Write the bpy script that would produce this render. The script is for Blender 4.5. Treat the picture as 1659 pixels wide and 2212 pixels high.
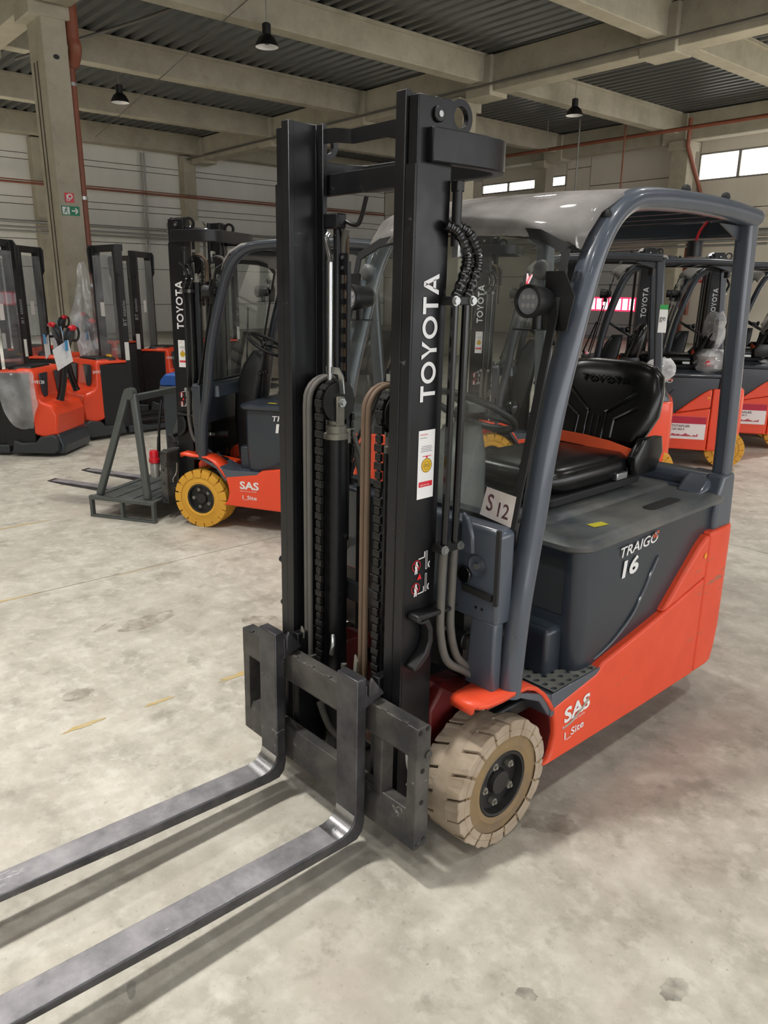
import bpy, math, random
from math import sin, cos, pi, radians, sqrt, atan2
from mathutils import Vector, Matrix
random.seed(7)
S = bpy.context.scene
for o in list(bpy.data.objects): bpy.data.objects.remove(o)
COL = S.collection

# ---------------------------------------------------------------- camera
CAMX, CAMY, CAMZ = 1.856, -1.7823, 1.8164
YAW, PITCH, ROLL, FPX = -.8286, .2851, .009, 1647.25
fw = Vector((sin(YAW)*cos(PITCH), cos(YAW)*cos(PITCH), -sin(PITCH)))
rt = Vector((cos(YAW), -sin(YAW), 0)); up = rt.cross(fw)
r2 = cos(ROLL)*rt + sin(ROLL)*up; u2 = -sin(ROLL)*rt + cos(ROLL)*up
cd = bpy.data.cameras.new('camera'); cam = bpy.data.objects.new('camera', cd); COL.objects.link(cam)
cam.matrix_world = Matrix(((r2.x, u2.x, -fw.x, CAMX), (r2.y, u2.y, -fw.y, CAMY), (r2.z, u2.z, -fw.z, CAMZ), (0, 0, 0, 1)))
cd.sensor_fit = 'VERTICAL'; cd.sensor_height = 36; cd.lens = 36*FPX/2212
cd.clip_start = .05; cd.clip_end = 200
S.camera = cam
# ---------------------------------------------------------------- sky and exposure
S.view_settings.view_transform = 'Standard'; S.view_settings.look = 'None'
S.view_settings.exposure = 0.08; S.view_settings.gamma = 1; S.view_settings.use_curve_mapping = False
W = bpy.data.worlds.new('overcast_sky'); S.world = W; W.use_nodes = True
bg = W.node_tree.nodes['Background']; bg.inputs[0].default_value = (.98, .985, 1, 1); bg.inputs[1].default_value = 3.0
# ---------------------------------------------------------------- lamp positions (light itself is made with each lamp)
# building frame: origin under the camera, turned by -1.5 deg, scaled by K
BA = radians(-1.5); K = 1.38
def Z(z): return CAMZ + (z-CAMZ)*K
LAMP_POWER = .74

# ================================================================ helpers
M = {}
def nodes(name):
    m = bpy.data.materials.new(name); m.use_nodes = True; nt = m.node_tree
    return m, nt, nt.nodes['Principled BSDF']
def mat(name, col, rough=.5, metal=0, spec=.5, noise=0, nscale=8, ncol=None, bump=0, bscale=60, coat=0, emit=0, wear=None):
    """plain paint / rubber / metal with optional noise mottling, dust colour and fine relief"""
    m, nt, p = nodes(name)
    p.inputs['Base Color'].default_value = (*col, 1); p.inputs['Roughness'].default_value = rough
    p.inputs['Metallic'].default_value = metal; p.inputs['Specular IOR Level'].default_value = spec
    p.inputs['Coat Weight'].default_value = coat; p.inputs['Coat Roughness'].default_value = .08
    N, L = nt.nodes.new, nt.links.new
    tc = None
    if noise or bump or wear: tc = N('ShaderNodeTexCoord')
    src = None
    if noise:
        n = N('ShaderNodeTexNoise'); n.inputs['Scale'].default_value = nscale; n.inputs['Detail'].default_value = 6; n.inputs['Roughness'].default_value = .65
        L(tc.outputs['Object'], n.inputs['Vector'])
        r = N('ShaderNodeValToRGB'); r.color_ramp.elements[0].position = .35; r.color_ramp.elements[1].position = .72
        c2 = ncol or tuple(min(1, c*1.6+.01) for c in col)
        r.color_ramp.elements[0].color = (*col, 1); r.color_ramp.elements[1].color = tuple(a*(1-noise)+b*noise for a, b in zip(col, c2))+(1,)
        L(n.outputs['Fac'], r.inputs['Fac']); src = r.outputs['Color']
        rr = N('ShaderNodeMapRange'); rr.inputs['To Min'].default_value = max(.05, rough-.12); rr.inputs['To Max'].default_value = min(1, rough+.2)
        L(n.outputs['Fac'], rr.inputs['Value']); L(rr.outputs['Result'], p.inputs['Roughness'])
    if wear:   # (colour, amount, scale): stretched scratches / chipped patches
        wc, wa, ws = wear
        mp = N('ShaderNodeMapping'); mp.inputs['Scale'].default_value = (1, .18, 1.4); L(tc.outputs['Object'], mp.inputs['Vector'])
        n2 = N('ShaderNodeTexNoise'); n2.inputs['Scale'].default_value = ws; n2.inputs['Detail'].default_value = 8; n2.inputs['Roughness'].default_value = .75
        L(mp.outputs['Vector'], n2.inputs['Vector'])
        r2_ = N('ShaderNodeValToRGB'); r2_.color_ramp.elements[0].position = 1-wa; r2_.color_ramp.elements[1].position = min(1, 1-wa+.04)
        L(n2.outputs['Fac'], r2_.inputs['Fac'])
        mx = N('ShaderNodeMix'); mx.data_type = 'RGBA'; L(r2_.outputs['Color'], mx.inputs['Factor'])
        if src: L(src, mx.inputs['A'])
        else: mx.inputs['A'].default_value = (*col, 1)
        mx.inputs['B'].default_value = (*wc, 1); src = mx.outputs['Result']
    if src: L(src, p.inputs['Base Color'])
    if bump:
        b = N('ShaderNodeBump'); b.inputs['Strength'].default_value = bump; b.inputs['Distance'].default_value = .004
        n3 = N('ShaderNodeTexNoise'); n3.inputs['Scale'].default_value = bscale; n3.inputs['Detail'].default_value = 4
        L(tc.outputs['Object'], n3.inputs['Vector']); L(n3.outputs['Fac'], b.inputs['Height']); L(b.outputs['Normal'], p.inputs['Normal'])
    if emit: p.inputs['Emission Color'].default_value = (*col, 1); p.inputs['Emission Strength'].default_value = emit
    M[name] = m; return m
def srgb(r, g, b):
    f = lambda c: (c/255/12.92 if c/255 <= .04045 else ((c/255+.055)/1.055)**2.4)
    return (f(r), f(g), f(b))
def glass(name, tint, dirt=.1, dirtcol=(.5, .48, .44), rough=.02, refl=1.0):
    """thin pane: see-through with tint, mirror reflection by angle, a film of dust"""
    m, nt, p = nodes(name); nt.nodes.remove(p); N, L = nt.nodes.new, nt.links.new
    out = nt.nodes['Material Output']
    tr = N('ShaderNodeBsdfTransparent'); tr.inputs[0].default_value = (*tint, 1)
    gl = N('ShaderNodeBsdfGlossy'); gl.inputs['Roughness'].default_value = rough; gl.inputs[0].default_value = (refl, refl, refl, 1)
    lw = N('ShaderNodeLayerWeight'); lw.inputs['Blend'].default_value = .5
    pw = N('ShaderNodeMath'); pw.operation = 'POWER'; L(lw.outputs['Facing'], pw.inputs[0]); pw.inputs[1].default_value = 5
    fr = N('ShaderNodeMath'); fr.operation = 'MULTIPLY_ADD'; L(pw.outputs[0], fr.inputs[0]); fr.inputs[1].default_value = .9; fr.inputs[2].default_value = .05
    mx = N('ShaderNodeMixShader'); L(fr.outputs[0], mx.inputs[0]); L(tr.outputs[0], mx.inputs[1]); L(gl.outputs[0], mx.inputs[2])
    df = N('ShaderNodeBsdfDiffuse'); df.inputs[0].default_value = (*dirtcol, 1)
    tc = N('ShaderNodeTexCoord'); n = N('ShaderNodeTexNoise'); n.inputs['Scale'].default_value = 5; n.inputs['Detail'].default_value = 5
    L(tc.outputs['Object'], n.inputs['Vector'])
    mr = N('ShaderNodeMapRange'); mr.inputs['From Min'].default_value = .3; mr.inputs['From Max'].default_value = .8
    mr.inputs['To Min'].default_value = dirt*.4; mr.inputs['To Max'].default_value = dirt*1.6
    L(n.outputs['Fac'], mr.inputs['Value'])
    m2 = N('ShaderNodeMixShader'); L(mr.outputs['Result'], m2.inputs[0]); L(mx.outputs[0], m2.inputs[1]); L(df.outputs[0], m2.inputs[2])
    L(m2.outputs[0], out.inputs[0]); M[name] = m; return m

class MB:
    """collects shapes; build() links them as one mesh object"""
    def __init__(s): s.v = []; s.f = []
    def add(s, vs, fs):
        n = len(s.v); s.v += [tuple(v) for v in vs]; s.f += [tuple(i+n for i in f) for f in fs]; return s
    def box(s, x0, x1, y0, y1, z0, z1):
        return s.add([(x0,y0,z0),(x1,y0,z0),(x1,y1,z0),(x0,y1,z0),(x0,y0,z1),(x1,y0,z1),(x1,y1,z1),(x0,y1,z1)],
                     [(0,3,2,1),(4,5,6,7),(0,1,5,4),(1,2,6,5),(2,3,7,6),(3,0,4,7)])
    def prism(s, pts, ax, a, b):
        n = len(pts)
        mk = {'x': lambda p, t: (t, p[0], p[1]), 'y': lambda p, t: (p[0], t, p[1]), 'z': lambda p, t: (p[0], p[1], t)}[ax]
        vs = [mk(p, a) for p in pts]+[mk(p, b) for p in pts]
        ar = sum(pts[i][0]*pts[(i+1) % n][1]-pts[(i+1) % n][0]*pts[i][1] for i in range(n))
        fl = (ar > 0) == (ax != 'y'); fl = fl if b > a else not fl
        fs = [tuple(range(n-1, -1, -1)), tuple(range(n, 2*n))]+[(i, (i+1) % n, n+(i+1) % n, n+i) for i in range(n)]
        if not fl: fs = [tuple(reversed(f)) for f in fs]
        return s.add(vs, fs)
    def loft(s, loops, cap=True, closed=True):
        n = len(loops[0]); vs = [p for l in loops for p in l]; fs = []
        for i in range(len(loops)-1):
            for j in range(n if closed else n-1):
                k = (j+1) % n; fs.append((i*n+j, i*n+k, (i+1)*n+k, (i+1)*n+j))
        if cap and closed: fs += [tuple(range(n-1, -1, -1)), tuple((len(loops)-1)*n+j for j in range(n))]
        return s.add(vs, fs)
    def tube(s, pts, r, n=10, cap=True, r2=None, upv=None, closed=False):
        """round or elliptical (r x r2) sweep; upv fixes the r2 direction"""
        P = [Vector(p) for p in pts]; L = len(P); loops = []; prev = None
        for i in range(L):
            if closed: t = (P[(i+1) % L]-P[i-1]).normalized()
            else: t = (P[min(i+1, L-1)]-P[max(i-1, 0)]).normalized()
            if upv is not None: b = Vector(upv); a = b.cross(t).normalized(); b = t.cross(a).normalized()
            else:
                if prev is None:
                    h = Vector((0, 0, 1)) if abs(t.z) < .9 else Vector((0, 1, 0)); a = h.cross(t).normalized()
                else: a = (prev-t*prev.dot(t)).normalized()
                b = t.cross(a); prev = a
            ri = r[i] if isinstance(r, (list, tuple)) else r; rb = ri if r2 is None else r2
            loops.append([P[i]+a*ri*cos(2*pi*k/n)+b*rb*sin(2*pi*k/n) for k in range(n)])
        if closed: loops.append(loops[0]); cap = False
        return s.loft(loops, cap)
    def bar(s, p, q, w, h, upv=(0, 0, 1)):
        """rectangular bar between two points: w across, h along upv"""
        p, q = Vector(p), Vector(q); t = (q-p).normalized(); a = Vector(upv).cross(t)
        if a.length < 1e-4: a = Vector((1, 0, 0)).cross(t)
        a.normalize(); b = t.cross(a)
        L = lambda c: [c-a*w/2-b*h/2, c+a*w/2-b*h/2, c+a*w/2+b*h/2, c-a*w/2+b*h/2]
        return s.loft([L(p), L(q)])
    def strip(s, pts, w, h, upv):
        P = [Vector(p) for p in pts]; loops = []
        for i in range(len(P)):
            t = (P[min(i+1, len(P)-1)]-P[max(i-1, 0)]).normalized(); a = Vector(upv).cross(t).normalized(); b = t.cross(a)
            c = P[i]; loops.append([c-a*w/2-b*h/2, c+a*w/2-b*h/2, c+a*w/2+b*h/2, c-a*w/2+b*h/2])
        return s.loft(loops)
    def lathe(s, prof, c, ax='x', n=24, closed=False):
        """prof = [(radius, along)] around axis through c"""
        loops = []
        for r, h in prof:
            l = []
            for k in range(n):
                a = 2*pi*k/n; u, v = r*cos(a), r*sin(a)
                l.append({'x': (c[0]+h, c[1]+u, c[2]+v), 'y': (c[0]-u, c[1]+h, c[2]+v), 'z': (c[0]+u, c[1]+v, c[2]+h)}[ax])
            loops.append(l)
        return s.loft(loops, cap=not closed)
    def cyl(s, c, r, h0, h1, ax='x', n=16): return s.lathe([(r, h0), (r, h1)], c, ax, n)
    def hexa(s, c, r, h0, h1, ax='x'): return s.lathe([(r, h0), (r, h1)], c, ax, 6)
    def xf(s, fn): s.v = [tuple(fn(*v)) for v in s.v]; return s
    def mirror(s): s.v += [(-x, y, z) for x, y, z in s.v]; n = len(s.v)//2; s.f += [tuple(i+n for i in reversed(f)) for f in s.f]; return s
    def build(s, name, m, parent=None, bevel=0, smooth=35, seg=2, sub=0, solid=0):
        me = bpy.data.meshes.new(name); me.from_pydata(s.v, [], s.f); me.update()
        if smooth:
            me.polygons.foreach_set('use_smooth', [True]*len(me.polygons)); me.set_sharp_from_angle(angle=radians(smooth))
        o = bpy.data.objects.new(name, me); COL.objects.link(o)
        if m is not None: me.materials.append(M[m] if isinstance(m, str) else m)
        if parent is not None: o.parent = parent
        if solid:
            d = o.modifiers.new('solid', 'SOLIDIFY'); d.thickness = solid; d.offset = 0
        if bevel:
            b = o.modifiers.new('bevel', 'BEVEL'); b.width = bevel; b.segments = seg; b.limit_method = 'ANGLE'; b.angle_limit = radians(40); b.harden_normals = False
        if sub:
            d = o.modifiers.new('sub', 'SUBSURF'); d.levels = sub; d.render_levels = sub
        return o
def empty(name, loc=(0, 0, 0), rz=0):
    o = bpy.data.objects.new(name, None); COL.objects.link(o); o.location = loc; o.rotation_euler = (0, 0, rz); o.empty_display_size = .2
    return o
def tag(o, label=None, cat=None, group=None, kind=None):
    if label: o['label'] = label
    if cat: o['category'] = cat
    if group: o['group'] = group
    if kind: o['kind'] = kind
    return o
KIDS = {}
def copy_tree(o, parent=None):
    c = o.copy(); COL.objects.link(c); c.parent = parent
    if 'label' in c and parent is None: del c['label']
    for ch in CH[o.name]: copy_tree(ch, c)
    return c
CH = {}
def index_children():
    CH.clear()
    for o in bpy.data.objects: CH[o.name] = []
    for o in bpy.data.objects:
        if o.parent: CH[o.parent.name].append(o)
def arc(cx, cy, r, a0, a1, n): return [(cx+r*cos(radians(a0+(a1-a0)*i/n)), cy+r*sin(radians(a0+(a1-a0)*i/n))) for i in range(n+1)]
def rrect(x0, x1, y0, y1, r, n=4):
    return arc(x1-r, y1-r, r, 0, 90, n)+arc(x0+r, y1-r, r, 90, 180, n)+arc(x0+r, y0+r, r, 180, 270, n)+arc(x1-r, y0+r, r, 270, 360, n)
def sq(cx, cy, a, b, z, e=4, n=24):
    """superellipse loop at height z"""
    l = []
    for k in range(n):
        t = 2*pi*k/n; c, s_ = cos(t), sin(t)
        l.append((cx+a*math.copysign(abs(c)**(2/e), c), cy+b*math.copysign(abs(s_)**(2/e), s_), z))
    return l
def smoothpath(pts, n=6):
    """Catmull-Rom through points"""
    P = [Vector(p) for p in pts]; out = []
    for i in range(len(P)-1):
        a, b, c, d = P[max(i-1, 0)], P[i], P[i+1], P[min(i+2, len(P)-1)]
        for k in range(n):
            t = k/n; out.append(.5*((2*b)+(c-a)*t+(2*a-5*b+4*c-d)*t*t+(3*b-a-3*c+d)*t**3))
    out.append(P[-1]); return out

# ---------------------------------------------------------------- lettering
def glyphs(txt, h=1.0, wide=1.0, bold=0, gap=1.0, shear=0):
    """flat lettering from the built-in font: 2D triangles, height h, starting at 0,0"""
    cu = bpy.data.curves.new('t', 'FONT'); cu.body = txt; cu.size = 1; cu.offset = bold; cu.space_character = gap; cu.shear = shear; cu.resolution_u = 3
    ob = bpy.data.objects.new('t', cu); COL.objects.link(ob)
    dg = bpy.context.evaluated_depsgraph_get(); me = bpy.data.meshes.new_from_object(ob.evaluated_get(dg))
    vs = [(v.co.x, v.co.y) for v in me.vertices]; fs = [tuple(p.vertices) for p in me.polygons]
    bpy.data.objects.remove(ob); bpy.data.curves.remove(cu); bpy.data.meshes.remove(me)
    ys = [v[1] for v in vs]; xs = [v[0] for v in vs]; k = h/(max(ys)-min(ys)); y0 = min(ys); x0 = min(xs)
    vs = [((x-x0)*k*wide, (y-y0)*k) for x, y in vs]
    return vs, fs
def bold_toyota(h, gap=.16):
    """six wide bold capitals drawn as polygons: T O Y O T A"""
    V, F = [], []
    def poly(p): n = len(V); V.extend(p); F.append(tuple(range(n, n+len(p))))
    def ring(cx, a, b, t, n=28):
        i0 = len(V)
        for k in range(n):
            c, s_ = cos(2*pi*k/n), sin(2*pi*k/n); V.append((cx+a*c, b+b*s_)); V.append((cx+(a-t)*c, b+(b-t*.92)*s_))
        for k in range(n):
            j = (k+1) % n; F.append((i0+2*k, i0+2*j, i0+2*j+1, i0+2*k+1))
    x = 0; t = .2
    for ch in 'TOYOTA':
        if ch == 'T':
            w = .9; poly([(x, 1-t), (x+w, 1-t), (x+w, 1), (x, 1)]); poly([(x+w/2-t/2-.01, 0), (x+w/2+t/2+.01, 0), (x+w/2+t/2+.01, 1-t), (x+w/2-t/2-.01, 1-t)])
        elif ch == 'O': w = 1.22; ring(x+w/2, w/2, .5, .21)
        elif ch == 'Y':
            w = 1.02; m = x+w/2; s_ = .11
            poly([(m-s_, 0), (m+s_, 0), (m+s_, .44), (m-s_, .44)]); poly([(m-s_, .44), (m+s_*.2, .44), (x+.25, 1), (x, 1)]); poly([(m-s_*.2, .44), (m+s_, .44), (x+w, 1), (x+w-.25, 1)])
        else:
            w = 1.12; m = x+w/2
            poly([(x, 0), (x+.24, 0), (m+.02, .78), (m-.12, 1)]); poly([(x+w-.24, 0), (x+w, 0), (m+.12, 1), (m-.02, .78)]); poly([(m-.12, 1), (m-.02, .72), (m+.02, .72), (m+.12, 1)]); poly([(x+.28, .2), (x+w-.28, .2), (x+w-.36, .38), (x+.36, .38)])
        x += w+gap*.75
    return [(a*h, b*h) for a, b in V], F
def place_flat(vf, o, u, v, lift=.0012):
    """map 2D polygons to a plane: o + x*u + y*v; two-sided thin shell"""
    vs, fs = vf; o, u, v = Vector(o), Vector(u).normalized(), Vector(v).normalized(); nrm = u.cross(v).normalized()
    mb = MB(); P = [o+u*x+v*y+nrm*lift for x, y in vs]; mb.add(P, fs); return mb
def rect2(x0, x1, y0, y1): return ([(x0, y0), (x1, y0), (x1, y1), (x0, y1)], [(0, 1, 2, 3)])
def join2(*vfs):
    V, F = [], []
    for vs, fs in vfs: n = len(V); V += vs; F += [tuple(i+n for i in f) for f in fs]
    return V, F
def shift2(vf, dx, dy): return [(x+dx, y+dy) for x, y in vf[0]], vf[1]
def disc2(cx, cy, r, n=20, r0=0):
    if not r0: return ([(cx+r*cos(2*pi*k/n), cy+r*sin(2*pi*k/n)) for k in range(n)], [tuple(range(n))])
    V = []; F = []
    for k in range(n): V += [(cx+r*cos(2*pi*k/n), cy+r*sin(2*pi*k/n)), (cx+r0*cos(2*pi*k/n), cy+r0*sin(2*pi*k/n))]
    for k in range(n): j = (k+1) % n; F.append((2*k, 2*j, 2*j+1, 2*k+1))
    return V, F
def line2(p, q, w):
    a = Vector((q[0]-p[0], q[1]-p[1])); n = Vector((-a.y, a.x)).normalized()*w/2
    return ([(p[0]+n.x, p[1]+n.y), (p[0]-n.x, p[1]-n.y), (q[0]-n.x, q[1]-n.y), (q[0]+n.x, q[1]+n.y)], [(0, 1, 2, 3)])
# ================================================================ materials
mat('orange', srgb(233, 72, 34), .32, spec=.5, coat=.25, noise=.18, nscale=5, ncol=srgb(206, 60, 30))
mat('orange_worn', srgb(228, 76, 42), .42, noise=.35, nscale=4, ncol=srgb(196, 66, 40), wear=(srgb(146, 108, 84), .385, 9))
mat('slate', srgb(72, 79, 90), .28, spec=.5, coat=.35, noise=.2, nscale=6, ncol=srgb(86, 92, 100))
mat('slate_dark', srgb(40, 47, 56), .34, spec=.5, coat=.2, noise=.25, nscale=4, ncol=srgb(62, 66, 70))
mat('slate_dusty', srgb(62, 68, 74), .42, noise=.7, nscale=3, ncol=srgb(128, 124, 114))
mat('slate_new', srgb(46, 51, 58), .32, spec=.5, coat=.3)
mat('roof_grey', srgb(128, 126, 124), .3, noise=.4, nscale=3, ncol=srgb(168, 164, 158))
mat('mast_black', srgb(17, 17, 20), .34, spec=.38, noise=.3, nscale=10, ncol=srgb(34, 34, 36), wear=(srgb(86, 86, 88), .36, 14))
mat('mast_face', srgb(15, 15, 18), .3, spec=.38, noise=.25, nscale=9, ncol=srgb(30, 29, 31))
mat('black', srgb(15, 15, 17), .42, noise=.2, nscale=12)
mat('black_gloss', srgb(14, 14, 16), .22, spec=.6)
mat('carriage', srgb(48, 48, 50), .5, metal=.3, noise=.8, nscale=7, ncol=srgb(104, 100, 94), wear=(srgb(150, 146, 140), .37, 10), bump=.2, bscale=40)
mat('fork_steel', srgb(66, 66, 70), .38, metal=.75, noise=.55, nscale=9, ncol=srgb(122, 120, 122), wear=(srgb(176, 174, 174), .36, 8), bump=.15, bscale=60)
mat('step_dusty_lightened', srgb(104, 107, 104), .6, noise=.5, nscale=9, ncol=srgb(142, 140, 130))  # dusty grey, lightened to make up for lamplight missing under the guard
mat('fork_blade', srgb(122, 120, 124), .46, metal=.65, noise=.8, nscale=7, ncol=srgb(184, 181, 184), wear=(srgb(205, 203, 203), .40, 6), bump=.2, bscale=50)  # base lightened to stand in for bright reflections along the blade top
mat('heel_bright', srgb(200, 200, 202), .26, metal=1, noise=.4, nscale=14, ncol=srgb(140, 140, 142))
mat('rubber', srgb(26, 26, 27), .7)
mat('hose', srgb(86, 84, 80), .6, noise=.4, nscale=20, ncol=srgb(112, 106, 96))
mat('hose_brown', srgb(104, 84, 66), .6, noise=.4, nscale=20, ncol=srgb(70, 62, 55))
mat('chrome', srgb(205, 206, 208), .14, metal=1)
mat('zinc', srgb(170, 172, 170), .3, metal=.9, noise=.3, nscale=20)
mat('alu_dusty', srgb(128, 126, 118), .5, metal=.5, noise=.6, nscale=20, ncol=srgb(170, 164, 150))
mat('chain_steel', srgb(46, 45, 44), .45, metal=.6)
mat('cable_brown', srgb(84, 64, 42), .6)
mat('seat_vinyl', srgb(11, 11, 12), .27, spec=.5)
mat('belt_orange', srgb(226, 88, 44), .7)
mat('tyre_dirty', srgb(172, 158, 140), .85, noise=.8, nscale=7, ncol=srgb(138, 120, 96), bump=.6, bscale=35)
mat('tyre_side', srgb(140, 116, 78), .8, noise=.8, nscale=6, ncol=srgb(112, 98, 84), bump=.3, bscale=40)
mat('tyre_yellow', srgb(214, 160, 52), .6, noise=.3, nscale=6, ncol=srgb(190, 138, 48), bump=.2, bscale=30)
mat('tyre_groove', srgb(112, 92, 64), .9)
mat('rim_black', srgb(26, 27, 29), .4, noise=.4, nscale=12, ncol=srgb(60, 56, 50))
mat('white', srgb(232, 231, 230), .5)
mat('white_soft', srgb(214, 212, 208), .5)
mat('letter_white', srgb(226, 226, 226), .45)
mat('letter_grey', srgb(150, 150, 150), .5)
mat('red', srgb(206, 28, 42), .4)
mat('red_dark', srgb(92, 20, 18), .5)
mat('crimson', srgb(178, 26, 60), .5)
mat('yellow', srgb(222, 178, 28), .5)
mat('yellow_dull', srgb(186, 174, 40), .5)
mat('green_sign', srgb(18, 122, 88), .5)
mat('green', srgb(50, 160, 80), .5)
mat('blue', srgb(24, 76, 152), .35)
mat('blue_light', srgb(70, 150, 205), .5)
mat('paper', srgb(226, 224, 226), .7, noise=.3, nscale=30, ncol=srgb(200, 198, 204))
mat('paper_dirty', srgb(226, 219, 214), .7, noise=.6, nscale=14, ncol=srgb(186, 168, 160))
mat('ink', srgb(60, 24, 34), .6, noise=.6, nscale=50, ncol=srgb(150, 110, 110))
mat('ink_grey', srgb(70, 68, 70), .6)
mat('rack_grey', srgb(82, 86, 84), .4, metal=.3, noise=.3, nscale=8)
mat('grille', srgb(46, 50, 53), .5)
mat('lens', srgb(134, 136, 142), .10, spec=.9)
mat('copper', srgb(128, 72, 52), .45, noise=.3, nscale=5)
mat('steel_pipe', srgb(158, 158, 154), .4, metal=.5)
mat('amber', srgb(236, 150, 30), .4)
glass('windscreen', (.80, .86, .83), .10, (.42, .42, .38))
glass('clear_sheet', (.82, .84, .85), .10, (.7, .72, .74))
glass('plastic_film', (.86, .87, .88), .30, (.78, .79, .80), rough=.12)
glass('plastic_bag', (.93, .93, .93), .55, (.95, .95, .95), rough=.08)
glass('plastic_bag2', (.9, .9, .9), .36, (.88, .88, .89), rough=.06)
glass('roof_film', (.70, .70, .70), .62, (.29, .275, .265), rough=.06)
# concrete, walls
def surface(name, stops, scale, rough, bump, bscale, extra=None, stretch=(1, 1, 1)):
    m, nt, p = nodes(name); N, L = nt.nodes.new, nt.links.new
    tc = N('ShaderNodeTexCoord'); mp = N('ShaderNodeMapping'); mp.inputs['Scale'].default_value = stretch; L(tc.outputs['Object'], mp.inputs['Vector'])
    n = N('ShaderNodeTexNoise'); n.inputs['Scale'].default_value = scale; n.inputs['Detail'].default_value = 9; n.inputs['Roughness'].default_value = .68
    L(mp.outputs['Vector'], n.inputs['Vector']); r = N('ShaderNodeValToRGB'); cr = r.color_ramp
    cr.elements[0].position, cr.elements[0].color = stops[0][0], (*stops[0][1], 1); cr.elements[1].position, cr.elements[1].color = stops[-1][0], (*stops[-1][1], 1)
    for q, c in stops[1:-1]: e = cr.elements.new(q); e.color = (*c, 1)
    L(n.outputs['Fac'], r.inputs['Fac']); src = r.outputs['Color']
    for (sc, lo, hi, col, amt) in extra or []:
        n2 = N('ShaderNodeTexNoise'); n2.inputs['Scale'].default_value = sc; n2.inputs['Detail'].default_value = 5; n2.inputs['Roughness'].default_value = .6
        L(tc.outputs['Object'], n2.inputs['Vector']); mr = N('ShaderNodeMapRange'); mr.inputs['From Min'].default_value = lo; mr.inputs['From Max'].default_value = hi
        mr.inputs['To Max'].default_value = amt; L(n2.outputs['Fac'], mr.inputs['Value'])
        mx = N('ShaderNodeMix'); mx.data_type = 'RGBA'; L(mr.outputs['Result'], mx.inputs['Factor']); L(src, mx.inputs['A']); mx.inputs['B'].default_value = (*col, 1); src = mx.outputs['Result']
    L(src, p.inputs['Base Color']); p.inputs['Roughness'].default_value = rough; p.inputs['Specular IOR Level'].default_value = .35
    b = N('ShaderNodeBump'); b.inputs['Strength'].default_value = bump; b.inputs['Distance'].default_value = .004
    n3 = N('ShaderNodeTexNoise'); n3.inputs['Scale'].default_value = bscale; n3.inputs['Detail'].default_value = 5; L(tc.outputs['Object'], n3.inputs['Vector'])
    L(n3.outputs['Fac'], b.inputs['Height']); L(b.outputs['Normal'], p.inputs['Normal']); M[name] = m; return m
surface('floor_concrete', [(.3, srgb(150, 145, 134)), (.44, srgb(174, 169, 157)), (.56, srgb(188, 183, 171)), (.72, srgb(206, 202, 191))], 4.2, .5, .25, 45,
        [(13, .5, .66, srgb(208, 204, 194), .6), (.8, .5, .68, srgb(160, 153, 143), .5), (1.7, .56, .7, srgb(172, 160, 148), .5), (6, .60, .70, srgb(140, 134, 123), .6), (45, .62, .72, srgb(136, 130, 118), .6), (18, .34, .24, srgb(132, 126, 114), .5)])
surface('concrete', [(.3, srgb(150, 144, 128)), (.5, srgb(166, 160, 143)), (.7, srgb(178, 172, 155))], 1.2, .8, .3, 30, [(7, .6, .75, srgb(140, 132, 116), .5)])
surface('wall_panel', [(.3, srgb(208, 207, 200)), (.7, srgb(222, 221, 214))], .7, .7, .1, 30, stretch=(1, 1, .3))
surface('wall_back_panel', [(.3, srgb(206, 199, 186)), (.7, srgb(218, 212, 200))], .7, .7, .1, 30, stretch=(1, 1, .3))
mat('roof_sheet', srgb(88, 90, 90), .35, metal=.4, noise=.3, nscale=2, ncol=srgb(108, 110, 109))
mat('joint', srgb(84, 78, 68), .9)
mat('paint_yellow', srgb(184, 160, 104), .7, noise=.6, nscale=25, ncol=srgb(186, 174, 150))
mat('stain', srgb(158, 148, 134), .5, noise=.7, nscale=6, ncol=srgb(170, 162, 148))
def film_stain(name, col, a):
    m, nt, p = nodes(name); p.inputs['Base Color'].default_value = (*col, 1); p.inputs['Roughness'].default_value = .5
    N, L = nt.nodes.new, nt.links.new; tc = N('ShaderNodeTexCoord'); n = N('ShaderNodeTexNoise'); n.inputs['Scale'].default_value = 14; n.inputs['Detail'].default_value = 6
    L(tc.outputs['Object'], n.inputs['Vector']); r = N('ShaderNodeMapRange'); r.inputs['From Min'].default_value = .35; r.inputs['From Max'].default_value = .62; r.inputs['To Max'].default_value = a
    L(n.outputs['Fac'], r.inputs['Value']); L(r.outputs['Result'], p.inputs['Alpha']); M[name] = m
film_stain('stain_brown', srgb(130, 114, 98), .30); film_stain('stain_grey', srgb(100, 98, 92), .38); film_stain('stain_olive', srgb(128, 122, 100), .34)
mat('door_white', srgb(196, 197, 200), .5)
def emis(name, col, k):
    m, nt, p = nodes(name); p.inputs['Base Color'].default_value = (*col, 1); p.inputs['Emission Color'].default_value = (*col, 1); p.inputs['Emission Strength'].default_value = k; M[name] = m
emis('daylight_pane', (1, .98, .95), 2.6)
emis('red_lit_pane', (1, .72, .76), 2.0)
emis('red_glow', (1, .03, .10), 1.6)
emis('lamp_glow', (1, .96, .88), 6)
emis('tube_lamp', (1, .98, .95), 1.2)

# ================================================================ the hall
HALL = []
def hall(mb, name, m, parent=None, kind='structure', bevel=0, smooth=0, **k):
    """mesh given in hall coordinates (x, y as measured, z already real)"""
    mb.xf(lambda x, y, z: (x*K, y*K, z))
    o = mb.build(name, m, parent, bevel=bevel, smooth=smooth, **k)
    if parent is None:
        o.location = (CAMX, CAMY, 0); o.rotation_euler = (0, 0, BA)
        if kind: o['kind'] = kind
    return o
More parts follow.
